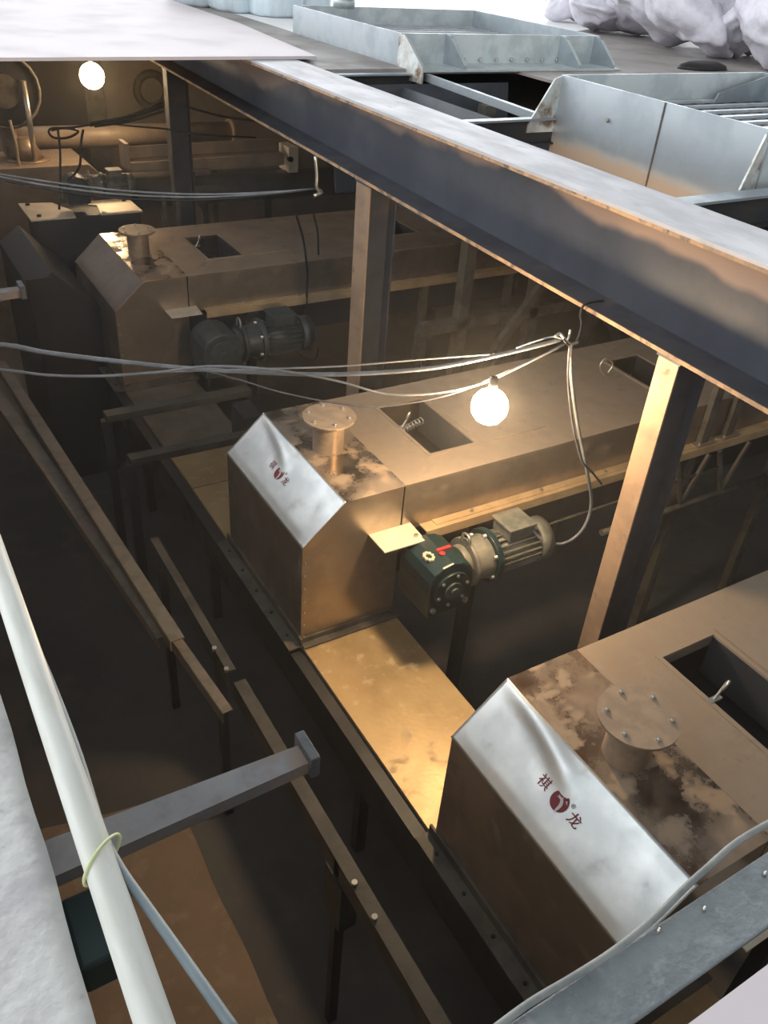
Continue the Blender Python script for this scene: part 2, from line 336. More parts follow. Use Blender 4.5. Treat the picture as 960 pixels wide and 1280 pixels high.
# near beam at bottom right, with its weld blobs
b = empty('edge_beam', (.9, .3, -1.3), 'grey painted steel beam across the bottom right corner', 'beam')
NB = mat('grey_painted_beam', (.20, .225, .235), (.15, .17, .18), rough=.55, scale=9, c3=(.28, .30, .31), scale3=22, con3=(.55, .75), bump=.35, bscale=55)
mb = MB(); mb.prism([(-.1, .326), (3, .352), (3, .262), (-.1, .245)], -1.212, -1.2, 'z'); mb.build('top_flange', NB, b, bevel=.003)
MB().box(-.1, 3, .285, .295, -1.38, -1.212).build('web', DARK, b)
for (px, py) in ((822, 1165), (879, 1138), (955, 1094)):
    p = atZ(px, py, -1.2); MB().cyl((p.x, p.y, -1.2), (p.x + .002, p.y + .001, -1.192), .004, .0015, 7).build('weld_blob', BOLT, b)

# ------------------------------------------------------------------ hoppers
STAIN = mat('heat_stained_galvanised', (.66, .70, .69), (.52, .50, .46), rough=.45, metal=.4, scale=9, c3=(.20, .13, .08), scale3=6, con3=(.5, .64))
def sheet_wall(pts, th, nrm): return MB().slab(pts, th, nrm)
def hopper(x0, x1, ya, yb, zt, label, deep, bars, fins, leftfin):
    h = empty('feed_hopper', ((x0 + x1) / 2, (ya + yb) / 2, -1.9), label, 'hopper')
    zd = -.92
    MB().box(x0, x0 + .012, ya, yb, -deep, zt).build('side_wall', GALVB if deep > 1 else GALV, h)
    MB().box(x1 - .012, x1, ya, yb, -deep, zt).build('side_wall', GALV, h)
    MB().box(x0 + .012, x1 - .012, yb - .012, yb, -deep, zt).build('end_wall', GALVL, h)
    MB().box(x0 + .012, x1 - .012, ya, ya + .012, -deep, zt).build('end_wall', GALVL, h)
    # funnel below
    cx, cy = (x0 + x1) / 2, (ya + yb) / 2; q = .35
    A = [(x0, ya), (x1, ya), (x1, yb), (x0, yb)]; Bq = [(cx - q, cy - q), (cx + q, cy - q), (cx + q, cy + q), (cx - q, cy + q)]
    mb = MB(); mb.add([(x, y, -deep) for x, y in A] + [(x, y, -1.95) for x, y in Bq], [(i, (i + 1) % 4, (i + 1) % 4 + 4, i + 4) for i in range(4)])
    o = mb.build('funnel', DARK, h); sm = o.modifiers.new('thickness', 'SOLIDIFY'); sm.thickness = .008
    # grate
    gz = -.852
    gb = MB(); n = bars
    for i in range(n):
        y = ya + .05 + (yb - ya - .1) * i / (n - 1); gb.box(x0 + .02, x1 - .02, y - .017, y + .017, gz - .006, gz + .010)
    gb.build('grate_bars', GRATE, h)
    gc = MB(); m_ = int((x1 - x0) / .13)
    for i in range(1, m_): xx = x0 + (x1 - x0) * i / m_; gc.box(xx - .006, xx + .006, ya + .014, yb - .014, gz - .034, gz - .012)
    gc.build('cross_rods', GALV, h)
    # corner fins
    for fx, fy, dy, hh in fins:
        pts = [(fy, zd + .016), (fy + dy, zd + .016), (fy + dy, zd + .04), (fy + dy * .32, zt - .02), (fy + dy * .22, zt - .004), (fy, zt - .004)]
        if hh: pts = [(fy, zd - hh), (fy + dy, zd - hh)] + pts[2:]
        MB().prism(pts, fx - .006, fx + .006, 'x').build('gusset', STAIN if hh else GALV, h)
        MB().prism([(fy + dy * 1.01, zd + .04), (fy + dy * .99, zd + .04), (fy + dy * .31, zt - .02), (fy + dy * .33, zt - .018)], fx - .012, fx + .012, 'x').build('gusset_edge', GALVL, h)
    for fx, dx, fy in leftfin:
        pts = [(fx, -1.0), (fx + dx, -1.0), (fx + dx, -.955), (fx + dx * .25, zt - .02), (fx, zt - .005)]
        MB().prism(pts, fy - .006, fy + .006, 'y').build('corner_gusset', STAIN, h)
    # bolt & seam
    return h
hA = hopper(3.80, 5.62, 2.74, 4.27, -.688, 'nearer galvanised hopper with a white barred grate, at the right edge', 1.13, 10, [], [(3.80, -.21, 4.262), (3.80, -.10, 2.75)])
p = atX(760, 150, 3.80)
MB().cyl((3.8, p.y, p.z), (3.785, p.y, p.z), .012, n=8).build('bolt', BOLT, hA)
MB().box(3.794, 3.80, 3.42, 3.428, -1.12, -.69).build('weld_seam', FRAME, hA)
MB().prism([(5.608, -.70), (5.608, -.86), (5.12, -.86), (5.15, -.80)][::-1], 4.20, 4.212, 'y').build('corner_gusset', GALV, hA)
hB = hopper(3.84, 5.86, 6.18, 8.05, -.70, 'farther galvanised hopper with curved gussets along its front wall', .92, 14,
            [(3.835, 6.18, -.36, .07), (4.26, 6.18, -.30, 0), (5.42, 6.18, -.30, 0), (5.80, 6.18, -.30, 0)], [])
MB().box(3.85, 5.86, 5.86, 6.18, -.918, -.905).build('base_flange', GALVL, hB)
for i in range(7):
    x = 4.45 + i * .16; MB().cyl((x, 6.178, -.88), (x, 6.16, -.88), .016, n=8).build('bolt', BOLT, hB)
MB().prism([(5.86, -.70), (5.95, -.92), (5.86, -.92)], 6.18, 8.05, 'y').build('side_brace', GALVL, hB)
tag(MB().cyl((4.28, 7.9, -.70), (4.28, 7.9, -.60), .10, n=16).cyl((4.28, 7.9, -.62), (4.28, 7.9, -.60), .13, n=16).build('round_tin', GALVL), 'small pale round tin standing on the far rim of the farther hopper', 'tin')

# ------------------------------------------------------------------ sacks
def sack(px, py, X, L, W, T, rz, ry, rx, label, mat_=SACK, name='woven_sack', group='sacks in the pile', seed=0, zoff=0):
    vs = []; fs = []; nu, nv = 56, 36
    for j in range(nv + 1):
        v = -math.pi / 2 + math.pi * j / nv
        for i in range(nu):
            u = 2 * math.pi * i / nu
            e1, e2 = .5, .6
            sg = lambda a, e: math.copysign(abs(a) ** e, a)
            x = L / 2 * sg(math.cos(v), e2) * sg(math.cos(u), e1); y = W / 2 * sg(math.cos(v), e2) * sg(math.sin(u), e1); zz = T / 2 * sg(math.sin(v), .85)
            k = (abs(2 * x / L) ** 3 + abs(2 * y / W) ** 3); zz *= (1 - .5 * min(k, 1))
            pn = 1 + .12 * abs(2 * x / L) ** 6 * abs(2 * y / W) ** 4; x *= pn; y *= pn
            q_ = Vector((x * 2.0 + seed, y * 2.0 - seed, zz * 2 + seed))
            wq = Vector((noise.noise(q_), noise.noise(q_ + Vector((5, 5, 5))), 0)) * .35
            rg_ = (1 - abs(noise.noise(Vector((x * 3.2 + seed, y * 4.5, zz * 3)) + wq)) * 2.4) * .038 + (1 - abs(noise.noise(Vector((x * 8 - seed, y * 6, zz * 5)) + wq * 2)) * 2.2) * .018
            dd = rg_ - .02 + .10 * noise.noise(q_ * .8)
            rr_ = math.sqrt((2 * x / L) ** 2 + (2 * y / W) ** 2 + (2 * zz / T) ** 2) or 1
            x += dd * 2 * x / L / rr_; y += dd * 2 * y / W / rr_; zz += dd * 1.3 * (2 * zz / T) / rr_
            vs.append((x, y, zz))
    for j in range(nv):
        for i in range(nu): fs.append((j * nu + i, j * nu + (i + 1) % nu, (j + 1) * nu + (i + 1) % nu, (j + 1) * nu + i))
    mb = MB(); mb.add(vs, fs, 0, True)
    from mathutils import Euler
    R = Euler((rx, ry, rz)).to_matrix(); c = atX(px, py, X)
    zs = [(R @ Vector(v)).z for v in mb.v]; c.z = max(c.z, -.92 - min(zs)) + zoff
    mb.v = [tuple(R @ Vector(v) + c) for v in mb.v]
    o = mb.build(name, mat_); tag(o, label, 'sack', group); return o
ordn = ['leftmost', 'second', 'third', 'fourth', 'fifth', 'sixth', 'seventh']
rows = [('lowest', [(745, 42, 7.9, .9, .6, .34, .5, .1, .1), (800, 52, 7.7, 1.0, .62, .36, -.5, .35, .2), (852, 60, 7.6, 1.1, .7, .42, 1.9, -.5, .3), (905, 66, 7.9, .9, .6, .4, .3, .1, -.5), (958, 62, 7.75, 1.0, .75, .5, 1.2, -.3, .5)], 0),
        ('middle', [(728, 12, 8.6, 1.0, .65, .45, -.6, -.3, .3), (790, 18, 8.3, 1.1, .65, .4, .1, .25, .5), (860, 16, 8.1, 1.3, .8, .45, 2.0, -.65, .5), (925, 22, 8.4, 1.1, .8, .45, -.3, .3, .7), (975, 12, 8.2, 1.1, .7, .5, .9, .4, .2)], 0),
        ('top', [(715, -14, 9.1, 1.1, .7, .5, .8, .2, .3), (775, -14, 9.0, 1.2, .7, .45, -.3, -.4, .3), (835, -18, 8.8, 1.2, .7, .45, .9, .3, .4), (895, -16, 8.9, 1.2, .8, .5, -.8, .2, .6), (955, -22, 8.8, 1.2, .8, .5, .2, .2, .4)], 0)]
k = 0
for rn, lst, zo in rows:
    for i, a in enumerate(lst):
        k += 1
        n_ = ordn[i] if i < len(lst) - 1 else 'rightmost'
        sack(*a, f'crumpled white woven sack, {n_} ' + ('' if n_ in ('leftmost', 'rightmost') else 'from the left ') + f'in the {rn} row of the pile', seed=k * 2.7, zoff=zo)
cp = atZ(878, 86, -.92)
mb = MB(); nn = 24; vs = []
for q_, hh_ in ((1, 0), (.92, .03), (.6, .055), (.2, .05)):
    for a in range(nn):
        th = 2 * math.pi * a / nn; k_ = q_ * (1 + .2 * noise.noise(Vector((math.cos(th) * 2, math.sin(th) * 2, 4))))
        vs.append((cp.x + .30 * k_ * math.cos(th), cp.y + .14 * k_ * math.sin(th), -.92 + hh_))
mb.add(vs, [(j * nn + a, j * nn + (a + 1) % nn, (j + 1) * nn + (a + 1) % nn, (j + 1) * nn + a) for j in range(3) for a in range(nn)], 0, True); mb.add(vs, [tuple(range(nn - 1, -1, -1)), tuple(range(3 * nn, 4 * nn))])
tag(mb.build('dark_cloth', BLACKISH), 'dark crumpled cloth lying on the deck in front of the sacks', 'cloth')
# tall plastic wrapped bales behind the pale sheet
for i, (px, py, X, wd, hh, n_) in enumerate([(262, 0, 3.75, .55, .75, 'leftmost'), (312, 6, 4.0, .5, .8, 'second from left'), (360, 14, 4.3, .55, .85, 'third from left'), (402, 8, 4.75, .5, .8, 'rightmost')]):
    p = atX(px, py, X)
    mb = MB(); nn = 22; prof = [(0, .9), (.06, 1), (.3, 1.03), (.6, .97), (.85, .85), (.95, .6), (1, .1)]; vs = []
    for (t, q) in prof:
        for a in range(nn):
            th = 2 * math.pi * a / nn; rr = q * wd / 2 * (1 + .09 * noise.noise(Vector((math.cos(th) * 2.2 + i * 5, math.sin(th) * 2.2, t * 1.5))) + .05 * math.sin(th * 7 + i))
            c_, s_ = math.cos(th), math.sin(th); e = .7
            vs.append((p.x + rr * math.copysign(abs(c_) ** e, c_), p.y + .4 + rr * 1.2 * math.copysign(abs(s_) ** e, s_), -.92 + hh * t * .62))
    mb.add(vs, [(j * nn + a, j * nn + (a + 1) % nn, (j + 1) * nn + (a + 1) % nn, (j + 1) * nn + a) for j in range(len(prof) - 1) for a in range(nn)] , 0, True)
    mb.add(vs, [tuple(range(nn - 1, -1, -1)), tuple(range((len(prof) - 1) * nn, len(prof) * nn))])
    tag(mb.build('wrapped_bale', SACKB), f'pale blue plastic wrapped bale behind the deck plate, {n_}', 'bale', 'wrapped bales behind the pale sheet')

# ------------------------------------------------------------------ feeders
ZT = -2.40; ZL = -3.28
CN = Vector((-.22, 0, .24)).normalized(); CU = Vector((.24, 0, .22)).normalized()   # chamfer normal and its uphill direction
def text_mesh(ch):
    cu = bpy.data.curves.new('t', 'FONT'); cu.body = ch; cu.size = 1; cu.align_x = 'CENTER'; cu.align_y = 'CENTER'; cu.resolution_u = 3; cu.offset = .007
    o = bpy.data.objects.new('t', cu); COL.objects.link(o); dg = bpy.context.evaluated_depsgraph_get(); dg.update()
    me = bpy.data.meshes.new_from_object(o.evaluated_get(dg)); vs = [v.co.copy() for v in me.vertices]; fs = [tuple(p.vertices) for p in me.polygons]
    bpy.data.objects.remove(o); bpy.data.curves.remove(cu); bpy.data.meshes.remove(me)
    if vs:
        cx = (min(v.x for v in vs) + max(v.x for v in vs)) / 2; cy = (min(v.y for v in vs) + max(v.y for v in vs)) / 2
        for v in vs: v.x -= cx; v.y -= cy
    return vs, fs
def on_panel(vs, fs, cy, cu, size, lift, rot=0):
    # 2d shape (x right = towards the camera side -Y, y up = uphill) laid on the chamfer panel
    mb = MB(); base = Vector((1.51, cy, -2.62)) + CU * cu + CN * lift
    c, s_ = math.cos(rot), math.sin(rot)
    mb.add([base + Vector((0, -1, 0)) * ((v[0] * c - v[1] * s_) * size) + CU * ((v[0] * s_ + v[1] * c) * size) for v in vs], fs); return mb
def disc(n=40, r_=1, cx=0, cy=0): return [(cx + r_ * math.cos(2 * math.pi * i / n), cy + r_ * math.sin(2 * math.pi * i / n)) for i in range(n)], [tuple(range(n))]

def feeder(y0, y1, label, logo=None, panel=None, xe=5.5, near=False, hatch2=True, lip=True, dent=None):
    yc = (y0 + y1) / 2
    t = empty('belt_feeder', (2.1, yc, FL), label, 'feeder', 'belt feeders side by side over the trough')
    th = .006
    # hood body (closed sheet box, chamfered)
    prof = [(1.512, ZL + .012), (1.512, -2.622), (1.75, ZT - .006), (2.098, ZT - .006), (2.098, ZL + .012)]
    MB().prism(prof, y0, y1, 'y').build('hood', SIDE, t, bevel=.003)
    MB().box(1.748, 2.106, y0 - .004, y1 + .004, ZT - .006, ZT).build('hood_top_plate', DUSTY, t, bevel=.0015)
    # chamfer panel as a gently dented sheet
    nx, ny = 26, 60; vs = []; Lc = math.hypot(.24, .22)
    for j in range(ny + 1):
        y = y0 - .004 + (y1 - y0 + .008) * j / ny
        for i in range(nx + 1):
            a = i / nx; u = Lc * a
            e = min(1, 6 * a, 6 * (1 - a)) * min(1, 12 * j / ny, 12 * (1 - j / ny))
            hgt = .0025 * e * noise.noise(Vector((u * 6, y * 3.5, yc * 3)))
            if dent:
                dy = (y1 - y) / .42; cl = .98 - .30 * dy + .12 * math.sin(dy * 2.2)
                if 0 < dy < 1.25:
                    wdt = .10 + .05 * dy; k_ = math.exp(-((a - cl) / wdt) ** 2); hgt += dent * k_ * math.sin(math.pi * min(dy / 1.25, 1)) ** .7
            vs.append(Vector((1.51, y, -2.62)) + CU * u + CN * (.002 + max(-.004, hgt + .004 * e)))
    W = nx + 1
    mb = MB(); mb.add(vs, [(j * W + i, j * W + i + 1, (j + 1) * W + i + 1, (j + 1) * W + i) for j in range(ny) for i in range(nx)], 0, True)
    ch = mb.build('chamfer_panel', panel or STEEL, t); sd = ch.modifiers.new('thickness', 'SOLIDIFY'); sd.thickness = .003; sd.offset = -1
    ch['label'] = 'dull dusty sloping panel' if panel else 'bright pale stainless sloping panel'
    if logo:
        ly = logo['y']; lu = .165; L_ = .0085
        vs, fs = disc(); o = on_panel(vs, fs, ly, lu, .0375, L_).build('emblem', MAROON, ch); o['label'] = 'maroon round emblem with a white curling figure'
        # white curling figure: comma shaped swirl opening at the bottom right, head at the upper right
        cm = []
        arc = [(-.46, .16, .04), (-.30, .26, .20), (-.10, .30, .28), (.12, .20, .32), (.28, -.02, .34), (.36, -.26, .32), (.38, -.52, .28), (.38, -.76, .22), (.42, -.96, .16)]
        Lp = []; Rp = []
        for i, (x, y, w_) in enumerate(arc):
            a = arc[max(i - 1, 0)]; b_ = arc[min(i + 1, len(arc) - 1)]; dx, dy = b_[0] - a[0], b_[1] - a[1]; l_ = math.hypot(dx, dy); nx_, ny_ = -dy / l_, dx / l_
            Lp.append((x + nx_ * w_ / 2, y + ny_ * w_ / 2)); Rp.append((x - nx_ * w_ / 2, y - ny_ * w_ / 2))
        vs = Lp + Rp; n = len(arc); fs = [(i, i + 1, n + i + 1, n + i) for i in range(n - 1)]
        vs += [(-.1, .30), (.0, .55), (.12, .36), (-.55, .30), (-.40, .42), (-.30, .28), (-.60, .10), (-.42, .14), (-.36, .24)]; b_ = 2 * n
        fs += [(b_, b_ + 1, b_ + 2), (b_ + 3, b_ + 4, b_ + 5), (b_ + 6, b_ + 7, b_ + 8)]
        dv, df = disc(14, .10, .50, .50); o_ = len(vs); vs += dv; fs += [tuple(i + o_ for i in df[0])]
        dv, df = disc(10, .06, .66, .40); o_ = len(vs); vs += dv; fs += [tuple(i + o_ for i in df[0])]
        on_panel(vs, fs, ly, lu, .0375, L_ + .0006, -.1).build('white_figure', WHITEP, ch)
        for c_, oy in (('\u797a', .088), ('\u9f99', -.082)):
            vs, fs = text_mesh(c_)
            if vs: on_panel(vs, fs, ly + oy, lu + (.005 if oy > 0 else -.002), .052, L_).build('lettering', MAROON, ch)
        vs, fs = text_mesh('\u00ae')
        if vs: on_panel(vs, fs, ly - .046, lu + .026, .022, L_).build('trademark_sign', GREYP, ch)
    # seam lip strip between chamfer and top, rivets on the vertical seam
    for k_ in range(7):
        zz = -2.72 - k_ * .085
        MB().cyl((1.53, y0 - .001, zz), (1.53, y0 - .006, zz), .006, n=6).build('rivet', BOLT, t)
    # base flange of the hood
    MB().box(1.43, 1.512, y0 - .03, y1 + .03, ZL + .002, ZL + .012).box(1.50, 1.512, y0 - .03, y1 + .03, ZL + .012, ZL + .06).build('base_flange', FRAME, t)
    MB().box(1.512, 2.13, y0 - .055, y0, ZL + .006, ZL + .014).box(1.512, 2.10, y0 - .012, y0, ZL + .014, ZL + .045).build('front_flange', FRAME, t)
    for k_ in range(5):
        yy = y0 + .08 + (y1 - y0 - .16) * k_ / 4; MB().cyl((1.47, yy, ZL + .012), (1.47, yy, ZL + .018), .009, n=7).build('flange_bolt', BLKM, t)
    # flanged stub with blind cover
    cx = 1.91; zc = -2.2
    st = MB().cyl((cx, yc, ZT), (cx, yc, zc - .016), .086, n=36, cap=False).build('stub_pipe', SIDE2, t)
    MB().cyl((cx, yc, zc - .016), (cx, yc, zc - .009), .142, n=44).build('pipe_flange', SIDE2, st)
    cv = MB().cyl((cx, yc, zc - .008), (cx, yc, zc), .145, n=44).build('cover_disc', COVER, t)
    for k_ in range(6):
        a = math.radians(20 + 60 * k_); x, y = cx + .112 * math.cos(a), yc + .112 * math.sin(a)
        MB().cyl((x, y, zc - .03), (x, y, zc + .012), .0055, n=8).cyl((x, y, zc), (x, y, zc + .007), .011, n=6, smooth=False).build('cover_bolt', BOLT, cv)
    # feeder trunk with hatch hole(s)
    holes = [(2.395, 2.70, yc - (.30 if near or not logo else .29), yc + .29)]
    if hatch2: holes.append((4.20, 4.50, yc - .22, yc + .25))
    top = MB(); xs = 2.106
    for (a, b_, c_, d_) in holes:
        top.box(xs, a, y0, y1, ZT - .006, ZT); top.box(a, b_, y0, c_, ZT - .006, ZT); top.box(a, b_, d_, y1, ZT - .006, ZT); xs = b_
    top.box(xs, xe, y0, y1, ZT - .006, ZT); top.build('top_sheet', FEED, t)
    MB().box(2.106, xe, y0, y0 + .006, -2.70, ZT - .006).build('side_sheet', SIDE, t)
    MB().box(2.106, xe, y1 - .006, y1, -2.70, ZT - .006).build('side_sheet', SIDE, t)
    MB().box(xe - .006, xe, y0 + .006, y1 - .006, -2.95, ZT - .006).build('end_sheet', SIDE, t)
    MB().box(2.22, xe, y0 - .07, y0 - .001, -2.692, -2.684).box(2.22, xe, y0 - .078, y0 - .07, -2.74, -2.684).build('side_flange', FLNG, t)
    MB().box(2.30, xe, y0 - .05, y0 - .002, -2.684, -2.678).build('flange_strip', FLNG, t)
    MB().box(2.22, xe, y1 + .001, y1 + .07, -2.692, -2.684).build('side_flange', FLNG, t)
    for k_ in range(5):
        x = 2.55 + .5 * k_; MB().cyl((x, y0 - .03, -2.678), (x, y0 - .03, -2.665), .011, n=6, smooth=False).build('flange_bolt', BOLT, t)
    MB().box(2.12, xe, y0 + .05, y1 - .05, -3.02, -2.70).build('trough_body', DARK, t)
    # hatch frames, inside belt, latch
    for (a, b_, c_, d_) in holes:
        fr = MB(); w_ = .022
        fr.box(a - w_, a, c_ - w_, d_ + w_, ZT, ZT + .006).box(b_, b_ + w_, c_ - w_, d_ + w_, ZT, ZT + .006).box(a, b_, c_ - w_, c_, ZT, ZT + .006).box(a, b_, d_, d_ + w_, ZT, ZT + .006)
        hf = fr.build('hatch_frame', FEED, t)
        MB().box(a - .002, a, c_, d_, -2.62, ZT - .006).build('hatch_wall', DARK, hf); MB().box(b_, b_ + .002, c_, d_, -2.62, ZT - .006).build('hatch_wall', DARK, hf)
    a, b_, c_, d_ = holes[0]
    MB().slab([(b_ + .03, c_ - .02, ZT + .010), (b_ + .50, c_ - .02, ZT + .010), (b_ + .50, d_ + .02, ZT + .010), (b_ + .03, d_ + .02, ZT + .010)], .008).build('hatch_cover', FEED, t)
    ym = yc + .03
    MB().tube([(a + .01, ym, ZT), (a + .03, ym, ZT + .03), (a + .055, ym, ZT + .075), (a + .05, ym - .01, ZT + .095), (a + .035, ym - .012, ZT + .075), (a + .04, ym, ZT + .04)], .006, 6, 4).box(a - .02, a + .05, ym - .012, ym + .012, ZT - .002, ZT + .008).build('latch', BOLT, t)
    if logo and not near:
        pts = []
        for k_ in range(90): a_ = k_ * .55; pts.append((a + .03 + .0022 * k_ * 1.1, ym + .06 + .02 * math.cos(a_) + .0008 * k_, -2.47 + .02 * math.sin(a_)))
        MB().tube(pts, .004, 5, 1).build('spring', BOLT, t)
        MB().cyl((a - .1, yc - .15, -2.62), (b_ + .1, yc - .15, -2.62), .10, n=20).build('inner_roller', FRAME, t)
    # hook plate at the junction hood/flange
    MB().slab([(1.90, y0 - .17, -2.655), (2.15, y0 - .17, -2.655), (2.16, y0 + .0, -2.655), (1.90, y0 + .0, -2.655)], .007).build('bracket_plate', PLT, t)
    MB().cyl((2.12, y0 - .12, -2.655), (2.12, y0 - .12, -2.64), .012, n=6, smooth=False).build('bracket_bolt', BOLT, t)
    # legs
    for lx in (2.62, 4.35, 5.35):
        for ly_ in (y0 - .02, y1 + .02):
            MB().box(lx - .035, lx + .035, ly_ - .03, ly_ + .03, FL, -2.745).build('leg', FRAME if lx > 4 else DARK, t)
    return t
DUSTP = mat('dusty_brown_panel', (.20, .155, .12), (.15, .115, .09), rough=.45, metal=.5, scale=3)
BLKM = mat('dark_hole', (.02, .02, .02), rough=.6)
SIDE2 = mat('dusty_pipe_steel', (.44, .34, .25), (.34, .26, .19), rough=.4, metal=.5, scale=9)
COVER = mat('dusty_cover_steel', (.42, .32, .23), (.34, .26, .19), rough=.55, metal=.3, scale=12)
FLNG = mat('painted_flange', (.52, .38, .22), (.42, .30, .17), rough=.55, metal=.2, scale=6)
PLT = mat('plain_plate', (.78, .72, .60), (.7, .64, .52), rough=.5, metal=.4, scale=8)
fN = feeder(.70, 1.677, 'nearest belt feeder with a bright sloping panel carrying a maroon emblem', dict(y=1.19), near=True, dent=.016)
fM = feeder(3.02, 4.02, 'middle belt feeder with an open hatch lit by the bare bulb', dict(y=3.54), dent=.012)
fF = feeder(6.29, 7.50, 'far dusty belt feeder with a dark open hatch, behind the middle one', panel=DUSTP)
# two small uprights standing on the middle feeder's side flange
for i, (a, lab) in enumerate(((4.42, 'pale steel upright on the middle feeder flange, left of the pair'), (4.66, 'pale steel upright on the middle feeder flange, right of the pair'))):
    o = empty('upright_angle', (a, 2.985, -2.678), lab, 'upright', 'uprights on the feeder flange')
    MB().box(a - .035, a + .035, 2.975, 2.981, -2.678, -1.60).box(a - .035, a - .029, 2.981, 3.015, -2.678, -1.60).build('angle_bar', FRAME, o)
    MB().box(a - .09, a + .09, 2.951, 3.012, -2.678, -2.670).build('foot_plate', SIDE2, o)
    MB().cyl((a - .06, 2.965, -2.67), (a - .06, 2.965, -2.655), .01, n=6).build('foot_bolt', BOLT, o)
tag(MB().tube([atY(775, 470, 3.45) + Vector((0, 0, 0)), atY(757, 470, 3.45), atY(750, 458, 3.45), atY(757, 448, 3.45), atY(766, 455, 3.45), atY(760, 466, 3.45)], .006, 6, 4).build('lifting_hook', BOLT), 'small steel hook on the top of the middle feeder beside its far hatch', 'hook')

# fourth machine at the far left
f4 = empty('dust_box', (1.8, 10.2, FL), 'flat dusty steel box with a cone on top, far left below the lamp', 'machine')
MB().prism([(.9, FL), (.9, ZT), (2.27, ZT), (2.40, ZT - .12), (2.40, FL)], 9.84, 10.60, 'y').build('body', FEED, f4, bevel=.004)
MB().cyl((1.72, 10.2, ZT), (1.72, 10.2, ZT + .02), .23, n=28).cyl((1.72, 10.2, ZT + .02), (1.72, 10.2, ZT + .22), .17, .07, n=28).build('cone', SIDE2, f4)
MB().cyl((1.0, 10.2, ZT), (1.0, 10.2, ZT + .05), .16, n=24).build('inlet_ring', SIDE2, f4)

# head box with plate on top and its gear drive in front of it
hb = empty('head_box', (1.8, 8.35, FL), 'dark box with a lit cracked steel plate on top, behind the far feeder', 'machine')
MB().box(1.36, 2.30, 8.13, 8.56, FL, -2.43).build('body', DARK, hb)
MB().slab([(1.31, 8.10, ZT - .02), (1.70, 8.10, ZT - .02), (1.72, 8.30, ZT - .02), (1.60, 8.60, ZT - .02), (1.31, 8.66, ZT - .02)], .012).build('top_plate', PLT, hb)
MB().slab([(1.93, 8.11, ZT - .02), (2.32, 8.11, ZT - .02), (2.31, 8.56, ZT - .02), (1.96, 8.56, ZT - .02), (1.90, 8.45, ZT - .02), (1.97, 8.40, ZT - .02)], .012).build('top_plate', PLT, hb)
for x, y in ((1.4, 8.2), (2.25, 8.48), (1.38, 8.58)): MB().cyl((x, y, ZT - .02), (x, y, ZT - .005), .02, n=8).build('plate_bolt', BLKM, hb)
hw = empty('machine_casing', (1.2, 7.0, FL), 'dark brown sheet casing left of the far feeder', 'casing')
MB().prism([(1.0, FL), (1.0, -2.55), (1.18, -2.42), (1.50, -2.75), (1.50, FL)], 6.75, 8.0, 'y').build('casing_box', BLACKISH, hw)
MB().box(.98, 1.19, 6.73, 6.75, -2.75, -2.45).build('rim', BLACKISH, hw)

